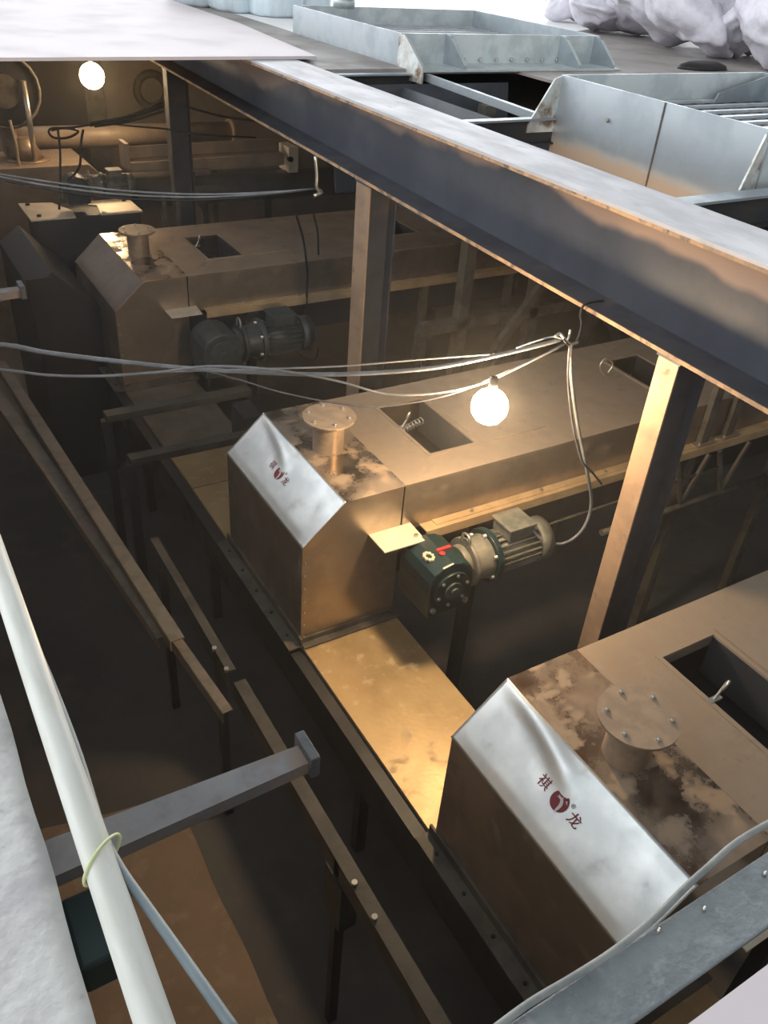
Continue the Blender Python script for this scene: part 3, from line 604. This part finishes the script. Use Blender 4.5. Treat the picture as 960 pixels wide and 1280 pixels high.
# ------------------------------------------------------------------ gear motors
def gear_motor(x, y, zc, label, mb_, mg, s=1.0, mark=True, group='gear motors', flip=1):
    """axis along +X, gearbox at x"""
    t = empty('gear_motor', (x, y, zc - .2 * s), label, 'motor', group)
    def V(a, b_, c_): return (x + a * s, y + b_ * s * flip, zc + c_ * s)
    # gearbox: block with an arched top
    pts = [(-.13, -.13), (.13, -.13)] + [(.13 * math.cos(a), .02 + .13 * math.sin(a)) for a in [math.pi * i / 14 for i in range(15)]]
    pts = [(-.13, -.17), (.13, -.17), (.14, .0), (.135, .06), (.11, .105), (.06, .135), (0, .147), (-.06, .135), (-.11, .105), (-.135, .06), (-.14, .0)]
    gb = MB().prism([(x + a * s, zc + b_ * s) for a, b_ in pts], y - .14 * s, y + .14 * s, 'y').build('gearbox', mb_, t, bevel=.012 * s)
    MB().cyl(V(0, -.14, -.01), V(0, -.158, -.01), .105 * s, n=30).build('end_cover', mb_, gb, bevel=.004 * s)
    MB().cyl(V(0, -.158, -.01), V(0, -.172, -.01), .052 * s, n=24).cyl(V(0, -.172, -.01), V(0, -.185, -.01), .026 * s, n=16).build('shaft_cap', MOTB if mark else mb_, gb, bevel=.003 * s)
    for k_ in range(6):
        a = k_ * math.pi / 3 + .3; p_ = V(.088 * math.cos(a), 0, -.01 + .088 * math.sin(a))
        MB().cyl((p_[0], y - .158 * s * flip, p_[2]), (p_[0], y - .168 * s * flip, p_[2]), .009 * s, n=6, smooth=False).build('cover_bolt', BOLT if mark else mb_, gb)
    if mark:
        zt = zc + .149 * s
        MB().box(x - .02, x + .065, y - .02, y + .0, zt - .006, zt + .0015).build('red_stripe', RED, gb)
        MB().cyl((x - .01, y - .045, zt - .004), (x - .01, y - .045, zt + .003), .016, n=12).build('red_plug', RED, gb)
        mk = MB()
        for a in range(9):
            an = a * .7; mk.cyl((x - .075 + .022 * math.cos(an), y - .02 + .03 * math.sin(an), zt - .03), (x - .075 + .022 * math.cos(an), y - .02 + .03 * math.sin(an), zt - .0105), .009, n=7)
        mk.build('cream_mark', CREAM, gb)
    for (a, c_) in ((-.10, -.12), (.10, -.12)):
        MB().cyl(V(a, -.14, c_), V(a, -.155, c_), .016 * s, n=6, smooth=False).build('case_bolt', BOLT if mark else mb_, gb)
    # reducer housing
    rd = MB().cyl(V(.13, 0, 0), V(.17, 0, 0), .10 * s, .10 * s, 28).cyl(V(.17, 0, 0), V(.195, 0, 0), .135 * s, n=28).cyl(V(.195, 0, 0), V(.30, 0, 0), .105 * s, .125 * s, 28).build('reducer', mg, t, bevel=.004 * s)
    MB().cyl(V(.30, 0, 0), V(.335, 0, 0), .150 * s, n=30).build('reducer_flange', mb_, rd, bevel=.004 * s)
    for k_ in range(6):
        a = k_ * math.pi / 3 + .5
        MB().cyl(V(.28, .128 * math.cos(a), .128 * math.sin(a)), V(.35, .128 * math.cos(a), .128 * math.sin(a)), .013 * s, n=8).build('flange_bolt', BOLT, rd)
    MB().tube([V(.17, -.03, .12), V(.17, -.03, .165), V(.17, 0, .18), V(.17, .03, .165), V(.17, .03, .12)], .008 * s, 6, 4).build('lifting_eye', BOLT, rd)
    # motor body with cooling fins
    mo = MB().cyl(V(.335, 0, 0), V(.62, 0, 0), .098 * s, n=28).build('motor_body', mg, t)
    fn = MB()
    for k_ in range(22):
        a = 2 * math.pi * k_ / 22; ca, sa = math.cos(a), math.sin(a)
        fn.bar(V(.35, .108 * ca, .108 * sa), V(.61, .108 * ca, .108 * sa), .005 * s, .026 * s, up=(0, ca * flip, sa))
    fn.build('cooling_fins', mg, mo)
    MB().cyl(V(.62, 0, 0), V(.70, 0, 0), .122 * s, n=30).cyl(V(.70, 0, 0), V(.725, 0, 0), .122 * s, .08 * s, n=30).build('fan_cover', mg, mo)
    tb = MB().box(x + .40 * s, x + .56 * s, y - .075 * s, y + .075 * s, zc + .105 * s, zc + .17 * s).build('terminal_box', mg, t, bevel=.006 * s)
    MB().box(x + .39 * s, x + .57 * s, y - .085 * s, y + .085 * s, zc + .17 * s, zc + .185 * s).build('box_lid', mg, tb, bevel=.004 * s)
    # drive shaft into the hood
    MB().cyl(V(0, .14, -.01), V(0, .30, -.01), .03 * s, n=16).build('drive_shaft', BOLT, t)
    return t
gear_motor(2.17, 2.755, -2.80, 'teal gearbox and dusty grey motor hanging beside the middle feeder', TEAL, MOTG, 1.02)
gear_motor(2.18, 5.93, -2.86, 'dark dusty gear motor hanging beside the far feeder', MOTB, MOTB, 1.15, mark=False)
gear_motor(1.78, 8.32, -2.22, 'small dusty gear motor standing on the cracked plate at far left', MOTB, MOTG, .75, mark=False)
gear_motor(2.18, .40, -2.80, 'dark gear motor beside the nearest feeder, mostly out of frame', TEAL, MOTG, 1.02, mark=False) if False else None
# conduit behind the middle motor
tag(MB().tube([atY(650, 668, 2.93), atY(687, 655, 2.93), atY(780, 624, 2.93), atY(900, 583, 2.93)], .008, 6, 1).build('conduit', FRAME), 'thin grey conduit running right behind the middle motor', 'conduit')

# ------------------------------------------------------------------ trough conveyor
tr = empty('trough_conveyor', (1.8, 4.5, FL), 'long yellowish covered trough conveyor running under all the feeder hoods', 'conveyor')
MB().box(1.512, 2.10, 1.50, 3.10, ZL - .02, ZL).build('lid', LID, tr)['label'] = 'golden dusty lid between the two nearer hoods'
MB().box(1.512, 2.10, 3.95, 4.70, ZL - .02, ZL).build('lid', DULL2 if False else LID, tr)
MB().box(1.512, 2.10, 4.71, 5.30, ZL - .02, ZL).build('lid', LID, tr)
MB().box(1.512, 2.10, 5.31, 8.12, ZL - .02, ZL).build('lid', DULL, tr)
MB().box(1.512, 2.10, -.7, 1.50, ZL - .02, ZL).build('lid', LID, tr)
MB().box(1.52, 1.53, -.7, 8.12, ZL - .45, ZL - .02).box(2.085, 2.095, -.7, 8.12, ZL - .45, ZL - .02).box(1.53, 2.085, -.7, 8.12, ZL - .47, ZL - .44).build('trough', DARK, tr)
MB().box(1.44, 1.52, -.7, 8.12, ZL - .03, ZL - .021).build('edge_flange', DARK, tr)
for y in (.2, 2.35, 4.5, 6.0, 7.8): 
    for x in (1.56, 2.05): MB().box(x - .03, x + .03, y - .03, y + .03, FL, ZL - .47).build('leg', DARK, tr)

# portal frames straddling the trough
def portal(p0, p1, wd, label, legs=True):
    t = empty('portal_frame', (p0[0], p0[1], FL), label, 'frame', 'portal frames over the trough')
    MB().bar(p0, p1, wd * 1.25, .05).build('top_bar', RAILM, t)
    for p_ in (p0, p1):
        MB().box(p_[0] - .03, p_[0] + .03, p_[1] - .03, p_[1] + .03, FL, p_[2] - .025).build('leg', DARK, t)
    return t
portal((1.12, 5.28, -2.93), (2.20, 5.32, -2.96), .075, 'grimy bar frame over the trough, nearer the far feeder')
portal((1.14, 4.83, -3.03), (2.18, 4.86, -3.06), .065, 'grimy bar frame over the trough, nearer the middle feeder')
tag(MB().box(2.02, 2.16, 4.98, 5.24, ZL + .0, -2.99).build('support_block', DARK), 'dark steel block beside the trough between the two bar frames', 'block')

# ------------------------------------------------------------------ left side: rail, lattice bars, brackets
rl = empty('side_rail', (1.0, 2.5, FL), 'long grimy angle rail with pale bolts along the left of the trough', 'rail')
MB().box(.985, 1.045, .2, 2.66, -3.0, -2.992).box(.985, .992, .2, 2.66, -3.10, -3.0).build('angle_bar', RAILM, rl)
MB().box(.985, 1.03, 2.74, 3.90, -3.0, -2.992).box(.985, .992, 2.74, 3.90, -3.10, -3.0).build('angle_bar', RAILM, rl)
for px, py in ((443, 1105), (468, 1148), (268, 812), (283, 838)):
    p = atZ(px, py, -2.99); MB().cyl((p.x, p.y, -2.995), (p.x, p.y, -2.975), .012, n=8).build('rail_bolt', BOLT, rl)
for y in (.4, 1.62, 2.9, 3.8): MB().box(.985, 1.03, y - .02, y + .02, FL, -3.0).build('leg', DARK, rl)
tag(MB().box(.98, 1.06, 1.56, 1.70, -3.42, -3.11).build('hanger_plate', DARK), 'dark plate hanging below the bolted rail', 'plate')
def angle(pts0, pts1, label, wd=.055):
    a = atZ(*pts0[:2], pts0[2]); b_ = atZ(*pts1[:2], pts1[2])
    mb = MB().bar(a, b_, wd, .008)
    ax = (b_ - a).normalized(); sd = ax.cross(Vector((0, 0, 1))).normalized()
    mb.bar(a + sd * wd / 2 - Vector((0, 0, .03)), b_ + sd * wd / 2 - Vector((0, 0, .03)), .007, .06)
    return tag(mb.build('lattice_bar', FRAMEL, ), label, 'bar', 'crossed lattice bars')
FRAMEL = mat('olive_grimy_steel', (.21, .19, .155), (.15, .14, .11), rough=.55, metal=.3, scale=8, c3=(.22, .17, .15), scale3=6)
angle((-20, 470, -2.95), (208, 795, -2.95), 'grimy steel angle bar at left, the lower of the crossed pair', .085)
angle((0, 452, -2.90), (222, 800, -2.90), 'grimy steel angle bar at left, the upper of the crossed pair', .07)
angle((200, 770, -3.0), (285, 890, -3.0), 'short grimy bar continuing the crossed pair toward the camera', .05)

def bracket(y, label, k=1.0):
    t = empty('cantilever_bracket', (.3, y, -1.78), label, 'bracket', 'steel brackets on the left wall')
    x0, x1 = .0, .625
    MB().prism([(x0, y - .048), (x1, y - .030), (x1, y + .030), (x0, y + .048)], -1.706, -1.70, 'z').build('channel_web', STUB, t)
    MB().prism([(x0, y - .048), (x1, y - .030), (x1, y - .025), (x0, y - .043)], -1.74, -1.706, 'z').prism([(x0, y + .043), (x1, y + .025), (x1, y + .030), (x0, y + .048)], -1.74, -1.706, 'z').build('channel_lips', STUB, t)
    MB().box(x1 - .004, x1 + .022, y - .045, y + .05, -1.745, -1.675).build('end_plate', DARK2, t, bevel=.003)
    MB().box(0.0, .012, y - .07, y + .07, -1.80, -1.66).build('wall_plate', DARK2, t)
STUB = mat('grey_channel_steel', (.27, .27, .28), (.20, .20, .21), rough=.5, metal=.4, scale=5, c3=(.24, .19, .16), scale3=5, bump=.05)
DARK2 = mat('dark_grey_steel', (.10, .105, .115), (.07, .075, .08), rough=.6, scale=30, bump=.2)
bracket(1.215, 'grey steel bracket under the white conduit, sticking out from the left wall')
bracket(4.56, 'grey steel bracket stub at the left edge of the photo')
bt = empty('teal_bottle', (.11, 1.33, -2.1), 'dark teal box below the conduit beside the cement ledge', 'box')
MB().box(.01, .10, 1.02, 1.16, -2.05, -1.78).build('box_body', TEALD, bt, bevel=.01) if False else None
bpy.data.objects.remove(bt)
TEALD = mat('dull_teal', (.02, .05, .055), (.015, .04, .045), rough=.5)
tb_ = MB().box(.015, .115, .98, 1.15, -1.86, -1.76).build('junction_box', TEALD, bevel=.008); tag(tb_, 'dark teal junction box between the cement ledge and the white conduit', 'box')

# brown area of the pit floor (lower left), thin polygon browner than its surroundings
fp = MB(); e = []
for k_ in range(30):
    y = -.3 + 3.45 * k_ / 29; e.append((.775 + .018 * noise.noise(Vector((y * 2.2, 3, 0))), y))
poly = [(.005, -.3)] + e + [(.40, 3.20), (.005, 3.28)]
tag(fp.prism(poly, FL, FL + .006, 'z').build('floor_patch', FLRB), 'brown area on the pit floor in the lower left', 'plate')

# white conduit with tie and its grey cable
tag(MB().cyl((.082, -.15, -1.30), (.084, 4.6, -1.30), .0265, n=28).build('plastic_conduit', PVC), 'long white plastic conduit along the left ledge', 'pipe')
cb = [(0, 700, 0), (28, 772, 0), (62, 850, 0), (98, 945, 0), (126, 1036, 0), (150, 1085, 0), (185, 1135, 0), (235, 1205, 0), (295, 1290, 0)]
pts = [atX(px, py, .116) for px, py, _ in cb[:5]] + [atZ(px, py, -1.31) for px, py, _ in cb[5:]]
pts = [atZ(px, py, -1.30) for px, py, _ in cb]
tag(MB().tube(pts, .0085, 10, 6).build('grey_cable', RUBB), 'grey cable tied to the white conduit and veering off at the bottom', 'cable')
p = atZ(118, 1075, -1.30)
ring = []
for k_ in range(16):
    a = 2 * math.pi * k_ / 16; ring.append((.088 + .037 * math.cos(a), p.y - .005 + .028 * math.cos(a), -1.30 + .032 * math.sin(a)))
tag(MB().tube(ring, .0028, 6, 2, closed=True).build('cable_tie', TIE), 'yellow green tie looped round the white conduit', 'tie')

# hose on the near beam
hp = [(600, 1300), (660, 1255), (715, 1222), (765, 1190), (815, 1150), (858, 1108), (885, 1084), (925, 1050), (985, 1016)]
tag(MB().tube([atZ(px, py, -1.192) for px, py in hp], .0055, 10, 6).build('grey_hose', HOSE), 'grey hose lying along the back edge of the bottom right beam', 'hose')

# ------------------------------------------------------------------ back left: pipe, trays, tubes, panels
pp = empty('round_duct', (3, 10.8, -2.5), 'thick tan round pipe running across below the far lamp', 'pipe')
MB().cyl((1.66, 10.8, -2.305), (4.3, 10.8, -2.33), .105, n=26).build('pipe', TAN, pp) if False else None
TAN = mat('tan_dusty_pipe', (.42, .33, .24), (.33, .26, .19), rough=.5, metal=.2, scale=4)
MB().cyl((1.70, 10.8, -2.32), (4.3, 10.8, -2.345), .125, n=26).build('pipe', TAN, pp)
MB().cyl((1.68, 10.8, -2.32), (1.72, 10.8, -2.32), .19, n=26).build('pipe_flange', TAN, pp)
MB().cyl((4.27, 10.8, -2.345), (4.31, 10.8, -2.345), .16, n=26).build('pipe_flange', TAN, pp)
MB().box(2.0, 2.08, 10.76, 10.84, FL, -2.44).build('support_leg', FRAME, pp)
MB().box(4.0, 4.08, 10.76, 10.84, FL, -2.47).build('support_leg', FRAME, pp)
bl = empty('blower', (1.4, 10.4, -2.4), 'dark round blower housing at the top left corner', 'blower')
q = atY(0, 110, 10.2)
MB().cyl((q.x, 10.05, q.z), (q.x, 10.35, q.z), .34, n=30).build('housing', DARK, bl, bevel=.01)
MB().cyl((q.x, 10.0, q.z), (q.x, 10.05, q.z), .16, n=24).build('hub', FRAME, bl)
MB().tube([(q.x + .35 * math.cos(a), 10.03, q.z + .35 * math.sin(a)) for a in [2 * math.pi * i / 20 for i in range(20)]], .018, 6, 1, closed=True).build('rim', FRAME, bl)
MB().box(q.x - .06, q.x + .06, 10.1, 10.3, ZT + .05, q.z).build('pedestal', FRAME, bl)
MB().cyl((q.x + .2, 10.0, ZT + .05), (q.x + .2, 10.0, q.z + .1), .03, n=10).build('rod', BOLT, bl)
# dark cabinet and wall ring behind
a = atY(22, 82, 13.6); b_ = atY(104, 165, 13.6)
tag(MB().box(atY(8, 82, 11.7).x, atY(102, 82, 11.7).x, 11.7, 12.19, atY(60, 162, 11.7).z - .15, -1.04).build('dark_cabinet', BLACKISH), 'large dark panel cabinet against the far wall left of the lamp', 'cabinet')
tag(MB().box(atY(108, 150, 11.8).x, atY(134, 150, 11.8).x, 11.8, 12.19, FL, -1.2).build('wall_post', FRAME), 'grimy post on the far wall below the lamp', 'post')
c_ = atY(190, 113, 12.15)
ringp = [(c_.x + .20 * math.cos(t), 12.16, c_.z + .20 * math.sin(t)) for t in [2 * math.pi * i / 24 for i in range(24)]]
tag(MB().tube(ringp, .05, 8, 1, closed=True).build('wall_ring', FRAME), 'dark round ring opening on the beige far wall beside the lamp', 'ring')
# channel tray (behind the far column)
ty = 8.95
t_ = empty('channel_tray', (3.0, ty, -2.4), 'beige steel channel beam behind the far column', 'beam')
A_ = atY(160, 202, ty); B_ = atY(350, 190, ty)
MB().bar(A_, B_, .20, .012).bar(A_ + Vector((0, -.1, -.05)), B_ + Vector((0, -.1, -.05)), .012, .12).bar(A_ + Vector((0, .1, .06)), B_ + Vector((0, .1, .06)), .012, .12).build('channel', TAN, t_)
E_ = atY(357, 198, ty); MB().box(E_.x - .02, E_.x + .09, ty - .13, ty + .13, E_.z - .12, E_.z + .14).build('end_plate', PLT, t_)
MB().cyl((E_.x + .0, ty - .14, E_.z + .02), (E_.x + .0, ty - .10, E_.z + .02), .03, n=8).build('end_bolt', BLKM, t_)
S_ = atY(155, 185, ty); MB().box(S_.x - .02, S_.x + .02, ty - .11, ty + .11, A_.z - .05, S_.z + .06).build('end_bracket', TAN, t_)
MB().box(3.2, 3.26, ty - .03, ty + .03, FL, (A_.z + B_.z) / 2 - .02).build('support_leg', FRAME, t_)
# square tube + dark duct
A_ = atY(80, 224, 8.75); B_ = atY(262, 215, 8.75)
t_ = empty('long_tube', (2.4, 8.75, -2.5), 'long thin tan tube in front of the far column foot', 'tube')
MB().cyl(A_, B_, .03, n=12).build('tube', TAN, t_)
MB().box(2.4, 2.46, 8.72, 8.78, FL, -2.32).build('support_leg', DARK, t_)
A_ = atY(120, 243, 8.9); B_ = atY(440, 226, 8.9)
t_ = empty('long_duct', (2.8, 8.9, -2.7), 'wide dark duct running right behind the far feeder', 'duct')
MB().cyl(A_, B_, .14, n=22).build('duct', DARKB, t_) if False else None
DARKB = mat('brown_grey_duct', (.085, .078, .07), (.06, .055, .05), rough=.5, scale=3)
MB().cyl(A_, B_, .15, n=22).build('duct', DARKB, t_)
MB().box(3.9, 3.98, 8.86, 8.94, FL, -2.6).build('support_leg', DARK, t_)
for i, (px, lab) in enumerate(((205, 'thin pale post left of the far column line'), (222, 'thin pale post just right of its twin'))): 
    p = atY(px, 262, 8.05); tag(MB().box(p.x - .02, p.x + .02, 8.03, 8.07, FL, p.z + .15).build('thin_post', FRAME), lab + ' behind the far feeder', 'post', 'thin posts')
p = atY(243, 240, 8.72); tag(MB().prism([(p.x - .13, p.z + .06), (p.x + .12, p.z + .06), (p.x + .10, p.z - .16), (p.x + .06, p.z - .17)], 8.70, 8.72, 'y').box(p.x - .01, p.x + .01, 8.70, 8.76, p.z + .05, p.z + .2).build('triangle_bracket', FRAME), 'small triangular steel bracket behind the far feeder', 'bracket')
# machines in the gloom right of the far feeder
gl = empty('steel_trestle', (5.2, 5.2, FL), 'murky steel support frame between the middle and far feeders', 'frame')
for x, y, zt_ in ((4.3, 5.6, -1.1), (5.1, 5.6, -1.1), (6.0, 5.7, -1.1), (6.8, 5.4, -1.1)): MB().box(x - .05, x + .05, y - .05, y + .05, FL, zt_).build('post', FRAME, gl)
MB().box(3.9, 7.0, 5.55, 5.65, -2.9, -2.8).build('rail', FRAME, gl)
MB().bar((4.3, 5.5, -3.6), (5.6, 5.5, -1.9), .08, .06, (0, 1, 0)).build('brace', FRAME, gl)
MB().bar((5.1, 5.5, -1.9), (6.3, 5.5, -3.4), .08, .06, (0, 1, 0)).build('brace', FRAME, gl)
# supports under the middle feeder, right
ip = atY(838, 665, 2.6); iq = atY(806, 775, 2.6)
t_ = empty('strut', (ip.x, 2.6, FL), 'grimy strut below the middle feeder right of the near column', 'strut')
MB().bar((3.82, 2.6, -2.95), (3.82, 2.6, FL), .09, .05).build('strut_bar', FRAME, t_)
MB().box(3.70, 3.96, 2.5, 2.7, FL, FL + .02).build('foot', FRAME, t_)
rb = [atY(705 + 0, 0, 1)]
rg = empty('return_rollers', (4.4, 2.9, -3.1), 'dark roller hangers below the middle feeder at right', 'rollers')
for x in (3.75, 4.15, 4.55): MB().bar((x, 2.93, -2.74), (x + .16, 2.93, -3.10), .03, .02, (0, 1, 0)).bar((x + .30, 2.93, -2.74), (x + .16, 2.93, -3.10), .03, .02, (0, 1, 0)).build('hanger', FRAME, rg)
MB().cyl((3.6, 2.93, -3.12), (5.2, 2.93, -3.12), .022, n=10).build('rod', FRAME, rg)

# ------------------------------------------------------------------ bulbs
def bulb(P, r_, label, cordpts, gm):
    t = empty('light_bulb', (P[0], P[1], P[2] + r_), label, 'lamp', 'bare bulbs')
    mb = MB(); n, m_ = 14, 8; vs = []
    for j in range(m_ + 1):
        v = -math.pi / 2 + math.pi * j / m_
        for i in range(n): u = 2 * math.pi * i / n; vs.append((P[0] + r_ * math.cos(v) * math.cos(u), P[1] + r_ * math.cos(v) * math.sin(u), P[2] + r_ * math.sin(v)))
    mb.add(vs, [(j * n + i, j * n + (i + 1) % n, (j + 1) * n + (i + 1) % n, (j + 1) * n + i) for j in range(m_) for i in range(n)], 0, True)
    mb.build('glass', gm, t)
    MB().cyl((P[0], P[1], P[2] + r_ * .9), (P[0], P[1], P[2] + r_ + .06), .022, .018, n=12).build('socket', SOCK, t)
    MB().tube([(P[0], P[1], P[2] + r_ + .06)] + cordpts, .004, 6, 3).build('cord', BLK, t)
PB = atY(612, 508, 2.62)
cordtop = atY(612, 470, 2.62)
bulb(PB, .085, 'bare glowing bulb hanging over the middle feeder', [tuple(cordtop)], GLOW)
P2 = atY(115, 95, 9.8)
bulb(P2, .125, 'bare glowing bulb under the pale sheet at top left', [(P2.x, P2.y, -.905)], GLOW2)

# ------------------------------------------------------------------ wires
def wire(pp_, ya, yb, r_, label, m_=WIRE, name='hanging_cable', xp=None, group=None, sub=6):
    x0, x1 = pp_[0][0], pp_[-1][0]
    pts = []
    for i, (px, py) in enumerate(pp_):
        t = (px - x0) / (x1 - x0) if xp is None else i / (len(pp_) - 1)
        pts.append(atY(px, py, ya + (yb - ya) * t))
    return tag(MB().tube(pts, r_, 6, sub).build(name, m_), label, 'cable', group)
SILV = mat('grey_sheathed_cable', (.22, .23, .25), (.15, .16, .17), rough=.35)
wire([(-190, 424), (-10, 430), (60, 441), (150, 452), (240, 461), (330, 466), (420, 468), (500, 464), (560, 457), (640, 440), (700, 425)], 3.6, 2.62, .010, 'thick grey cable, uppermost of the sagging bundle across the middle', SILV)
wire([(-190, 448), (-10, 461), (60, 469), (130, 470), (200, 465), (262, 458), (340, 462), (420, 476), (480, 492), (540, 492), (600, 480), (650, 458), (706, 430)], 3.55, 2.6, .006, 'thin grey cable that starts lowest at the left edge and joins the hook', SILV)
wire([(250, 462), (300, 475), (350, 490), (420, 504), (480, 508), (560, 494), (625, 468), (704, 432)], 3.35, 2.58, .0045, 'thin cable sagging lowest in front of the middle feeder stub', WIRE)
wire([(180, 466), (300, 462), (420, 458), (520, 450), (612, 443)], 3.45, 2.85, .0045, 'thin straight cable with a free curled end above the lamp', SILV)
wire([(645, 435), (668, 427), (690, 421), (704, 424)], 2.75, 2.6, .0045, 'short loose wire sticking left from the girder hook', SILV)
c1 = wire([(612, 443), (614, 447), (617, 442), (620, 447), (622, 444)], 2.85, 2.84, .003, 'curled bare copper end of the straight cable above the lamp', BOLT, 'wire_end')
# hook & strap on the girder
hk = empty('cable_hook', (2.6, 2.57, -1.5), 'wire hook hanging from the girder flange and gathering the cables', 'hook')
MB().tube([(2.80, 2.61, zb(2.6) + .03), (2.69, 2.61, zb(2.6) + .03), (2.675, 2.61, zb(2.6) - .02), tuple(atY(727, 405, 2.59)), tuple(atY(722, 424, 2.58)), tuple(atY(712, 432, 2.57)), tuple(atY(705, 424, 2.57))], .006, 6, 4).build('strap', BLK, hk)
MB().tube([atY(694, 421, 2.6), atY(700, 417, 2.6), atY(706, 424, 2.58), atY(713, 430, 2.57), atY(722, 428, 2.57)], .007, 6, 4).build('clamp', BOLT, hk)
MB().tube([atY(706, 428, 2.57), atY(711, 422, 2.57), atY(713, 412, 2.57)], .006, 6, 3).build('pin', BOLT, hk)
MB().tube([atY(714, 430, 2.57), atY(713, 445, 2.57), atY(715, 458, 2.57)], .009, 6, 3).build('ferrule', BOLT, hk)
# motor cables
mt = (2.17 + .56 * 1.02, 2.755 - .06, -2.80 + .14)
pts = [atY(714, 432, 2.57), atY(714, 470, 2.57), atY(722, 530, 2.57), atY(733, 585, 2.57), atY(739, 630, 2.60), atY(728, 662, 2.62), atY(705, 679, 2.64), atY(680, 676, 2.66), Vector(mt)]
tag(MB().tube(pts, .009, 8, 6).build('motor_cable', SILV), 'grey motor cable looping from the girder hook down to the terminal box', 'cable')
pts = [atY(712, 432, 2.55), atY(710, 475, 2.55), atY(716, 530, 2.55), atY(727, 575, 2.55), atY(740, 590, 2.56), atY(752, 605, 2.58)]
tag(MB().tube(pts, .006, 6, 6).build('loose_cable', WIRE), 'thin dark cable beside the motor cable ending in the air', 'cable')
# upper bundle across the far feeder
for i, (dy, n_) in enumerate(((0, 'uppermost'), (5, 'middle'), (10, 'lowest'))):
    wire([(-130, 196 + dy * .6), (-10, 216 + dy * .7), (60, 227 + dy), (150, 238 + dy), (250, 243 + dy * .7), (340, 240 + dy * .3), (396, 236)], 6.4 - i * .1, 5.3, .007, f'dark cable crossing above the far feeder, {n_} of three', SILV if i < 2 else BLK, group='cables above the far feeder')
hk = atY(396, 235, 5.28)
tag(MB().tube([(2.69, 5.28, zb(5.28)), tuple(hk + Vector((0, 0, .08))), tuple(hk), tuple(hk + Vector((.04, 0, -.03))), tuple(hk + Vector((-.02, 0, -.05)))], .012, 6, 3).build('cable_clip', BOLT), 'small steel clip under the girder holding the upper cables', 'clip')
# bundle near the far column
for i, (a, b_) in enumerate((((112, 154), (203, 128)), ((112, 157), (204, 133)), ((118, 158), (205, 139)))):
    wire([a, ((a[0] + b_[0]) / 2, (a[1] + b_[1]) / 2 + 5 - i), b_], 8.3, 8.25, .012, ['black cable leading up to the far column, uppermost of three', 'black cable leading up to the far column, middle of three', 'black cable leading up to the far column, lowest of three'][i], BLK, group='black cables at the far column')
wire([(112, 156), (85, 160), (66, 160), (61, 165), (68, 172), (85, 172), (98, 164), (80, 160), (64, 163)], 8.3, 8.3, .011, 'coiled loop of black cable at the far left', BLK, xp=1)
wire([(72, 160), (75, 190), (75, 225), (74, 262)], 8.3, 8.1, .010, 'black cable hanging straight down at the far left', BLK, xp=1)
wire([(104, 162), (101, 180), (100, 205), (93, 218), (84, 226)], 8.3, 8.2, .011, 'black cable curving down to a plug at the far left', BLK, xp=1)
wire([(232, 133), (280, 146), (330, 152), (365, 152)], 8.3, 7.6, .010, 'upper black cable running right from the far column', BLK)
wire([(130, 154), (170, 158), (205, 161), (250, 168), (320, 172)], 8.25, 8.0, .009, 'lower black cable passing in front of the far column', BLK)
wire([(12, 150), (20, 180), (24, 205), (34, 222)], 10.02, 9.9, .016, 'pale hose dropping beside the blower at far left', TAN, xp=1)
# cables over the far feeder's top
wire([(370, 268), (379, 300), (384, 340), (383, 380), (381, 392)], 6.26, 6.20, .010, 'black cable draped down the far feeder side, left one', BLK, xp=1)
wire([(392, 268), (397, 290), (398, 318)], 6.7, 6.24, .010, 'black cable draped down the far feeder side, right one', BLK, xp=1)
wire([(362, 432), (380, 446), (393, 450), (398, 436)], 5.95, 5.85, .008, 'small black cable loop below the far gear motor', BLK, xp=1)
